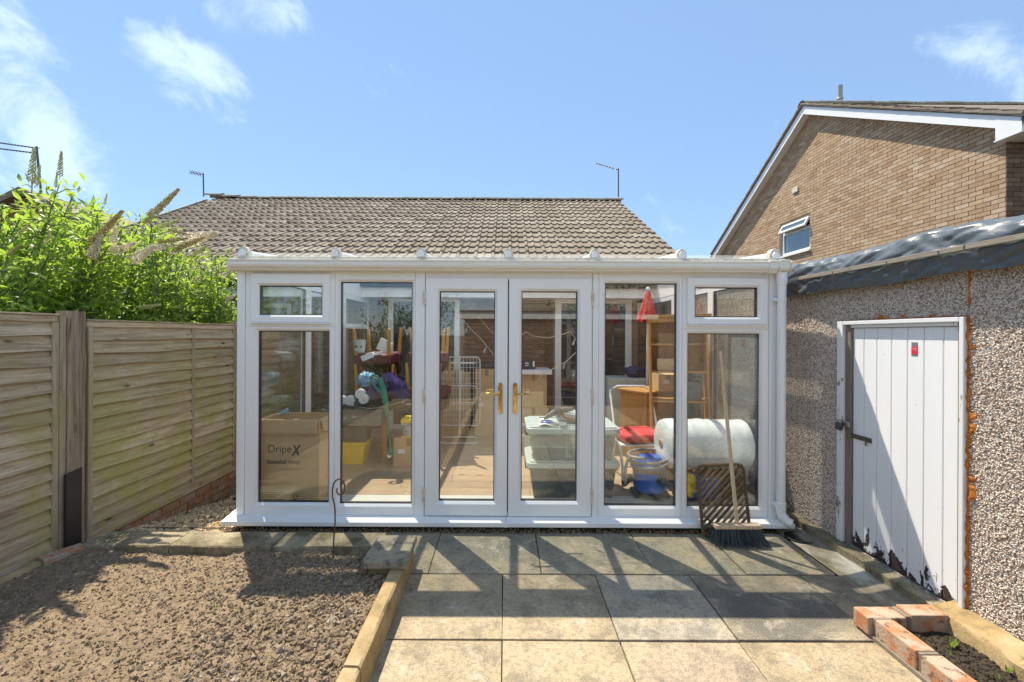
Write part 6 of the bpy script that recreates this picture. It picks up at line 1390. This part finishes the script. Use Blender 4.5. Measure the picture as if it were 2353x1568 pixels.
shrub('buddleia thinning out over the fence beside the conservatory corner', tips(o3, Yl, 80, (-4.6, -3.6), 0), 100,
      spk([(412, 558, 500, 535, 'blossom'), (400, 575, 470, 545, 'spent'), (435, 592, 480, 562, 'bud'), (520, 585, 540, 565, 'bud'), (520, 690, 545, 676, 'blossom'), (318, 708, 370, 700, 'bud'), (440, 650, 470, 630, 'bud')]), lsize=(.05, .125), indiv=80)
def hedge_stems(x0, x1, y0, y1, z0, z1, n): return [((random.uniform(x0, x1), random.uniform(y0, y1), 0), (random.uniform(x0, x1), random.uniform(y0, y1), random.uniform(z0, z1))) for _ in range(n)]
shrub('leafy buddleia beside the viewpoint, mirrored in the left windows', hedge_stems(-4.6, -3.35, -2.6, 2.6, 1.7, 2.9, 70), 34, [], indiv=0, lsize=(.09, .16))
shrub('dark hedge far behind the viewpoint, mirrored in the glass', hedge_stems(-4.5, -1.6, -7.5, -5.2, 1.2, 3.2, 60), 70, [], leafmat='darkleaf', name='hedge', cat='hedge', indiv=0, lsize=(.12, .22), group=None)
shrub('bushy tree far behind the outbuilding roof, mirrored in the top panes', hedge_stems(1.5, 6.5, -13, -11, 3.0, 5.5, 40), 40, [], leafmat='darkleaf', name='tree', cat='tree', indiv=0, lsize=(.2, .35), group=None)

# ================================================================== BEHIND THE VIEWPOINT, seen mirrored in the windows
t = thing('outbuilding', 'brown brick outbuilding with white fascia behind the viewpoint, mirrored in the doors', 'outbuilding', (2.6, -5, 0))
MB().box(-1.15, 6.5, -8.2, -5.012, -.05, 2.25).build('wall', M['greymortar'], t)
brickwork(t, (6.5, -5.012, 0), (-1, 0, 0), (0, 1, 0), lambda *a: True, (7.65, 2.2), 'brownbrick', 0)
MB().box(-1.28, 6.6, -4.96, -4.93, 2.06, 2.26).box(-1.29, -1.27, -8.3, -4.96, 2.06, 2.26).build('fascia', M['upvc'], t, bevel=.004); MB().box(-1.30, 6.62, -8.3, -4.90, 2.262, 2.30).build('roof', M['felt'], t)
t = thing('rear_bungalow', 'tiled bungalow far behind the viewpoint, mirrored in the right door', 'bungalow', (4, -16, 0))
MB().box(.2, 10, -20, -14.0, 0, 2.6).build('wall', M['redwall'], t)
m = MB(); 
for k in range(12):
    y0_, z0_ = -13.7 - .4*k, 2.6 + .28*k; m.add([(.0, y0_, z0_ + .03), (10.2, y0_, z0_ + .03), (10.2, y0_ - .45, z0_ + .30), (0, y0_ - .45, z0_ + .30), (0, y0_, z0_ - .02), (10.2, y0_, z0_ - .02), (10.2, y0_ - .45, z0_ + .25), (0, y0_ - .45, z0_ + .25)], [(0,1,2,3), (0,4,5,1), (4,7,6,5), (1,5,6,2), (3,7,4,0)])
m.build('roof', M['tile'], t); house_window(t, 2, 4, 1.0, 2.2, -13.99); MB().box(.1, 10.1, -13.72, -13.69, 2.38, 2.58).build('fascia', M['upvc'], t)
MB().add([(.2, -14, 2.6), (10, -14, 2.6), (10, -18.5, 5.9), (.2, -18.5, 5.9)], [(0, 1, 2, 3)])
print('objects', len(bpy.data.objects), 'tris~', sum(len(o.data.polygons) for o in bpy.data.objects if o.type == 'MESH'))
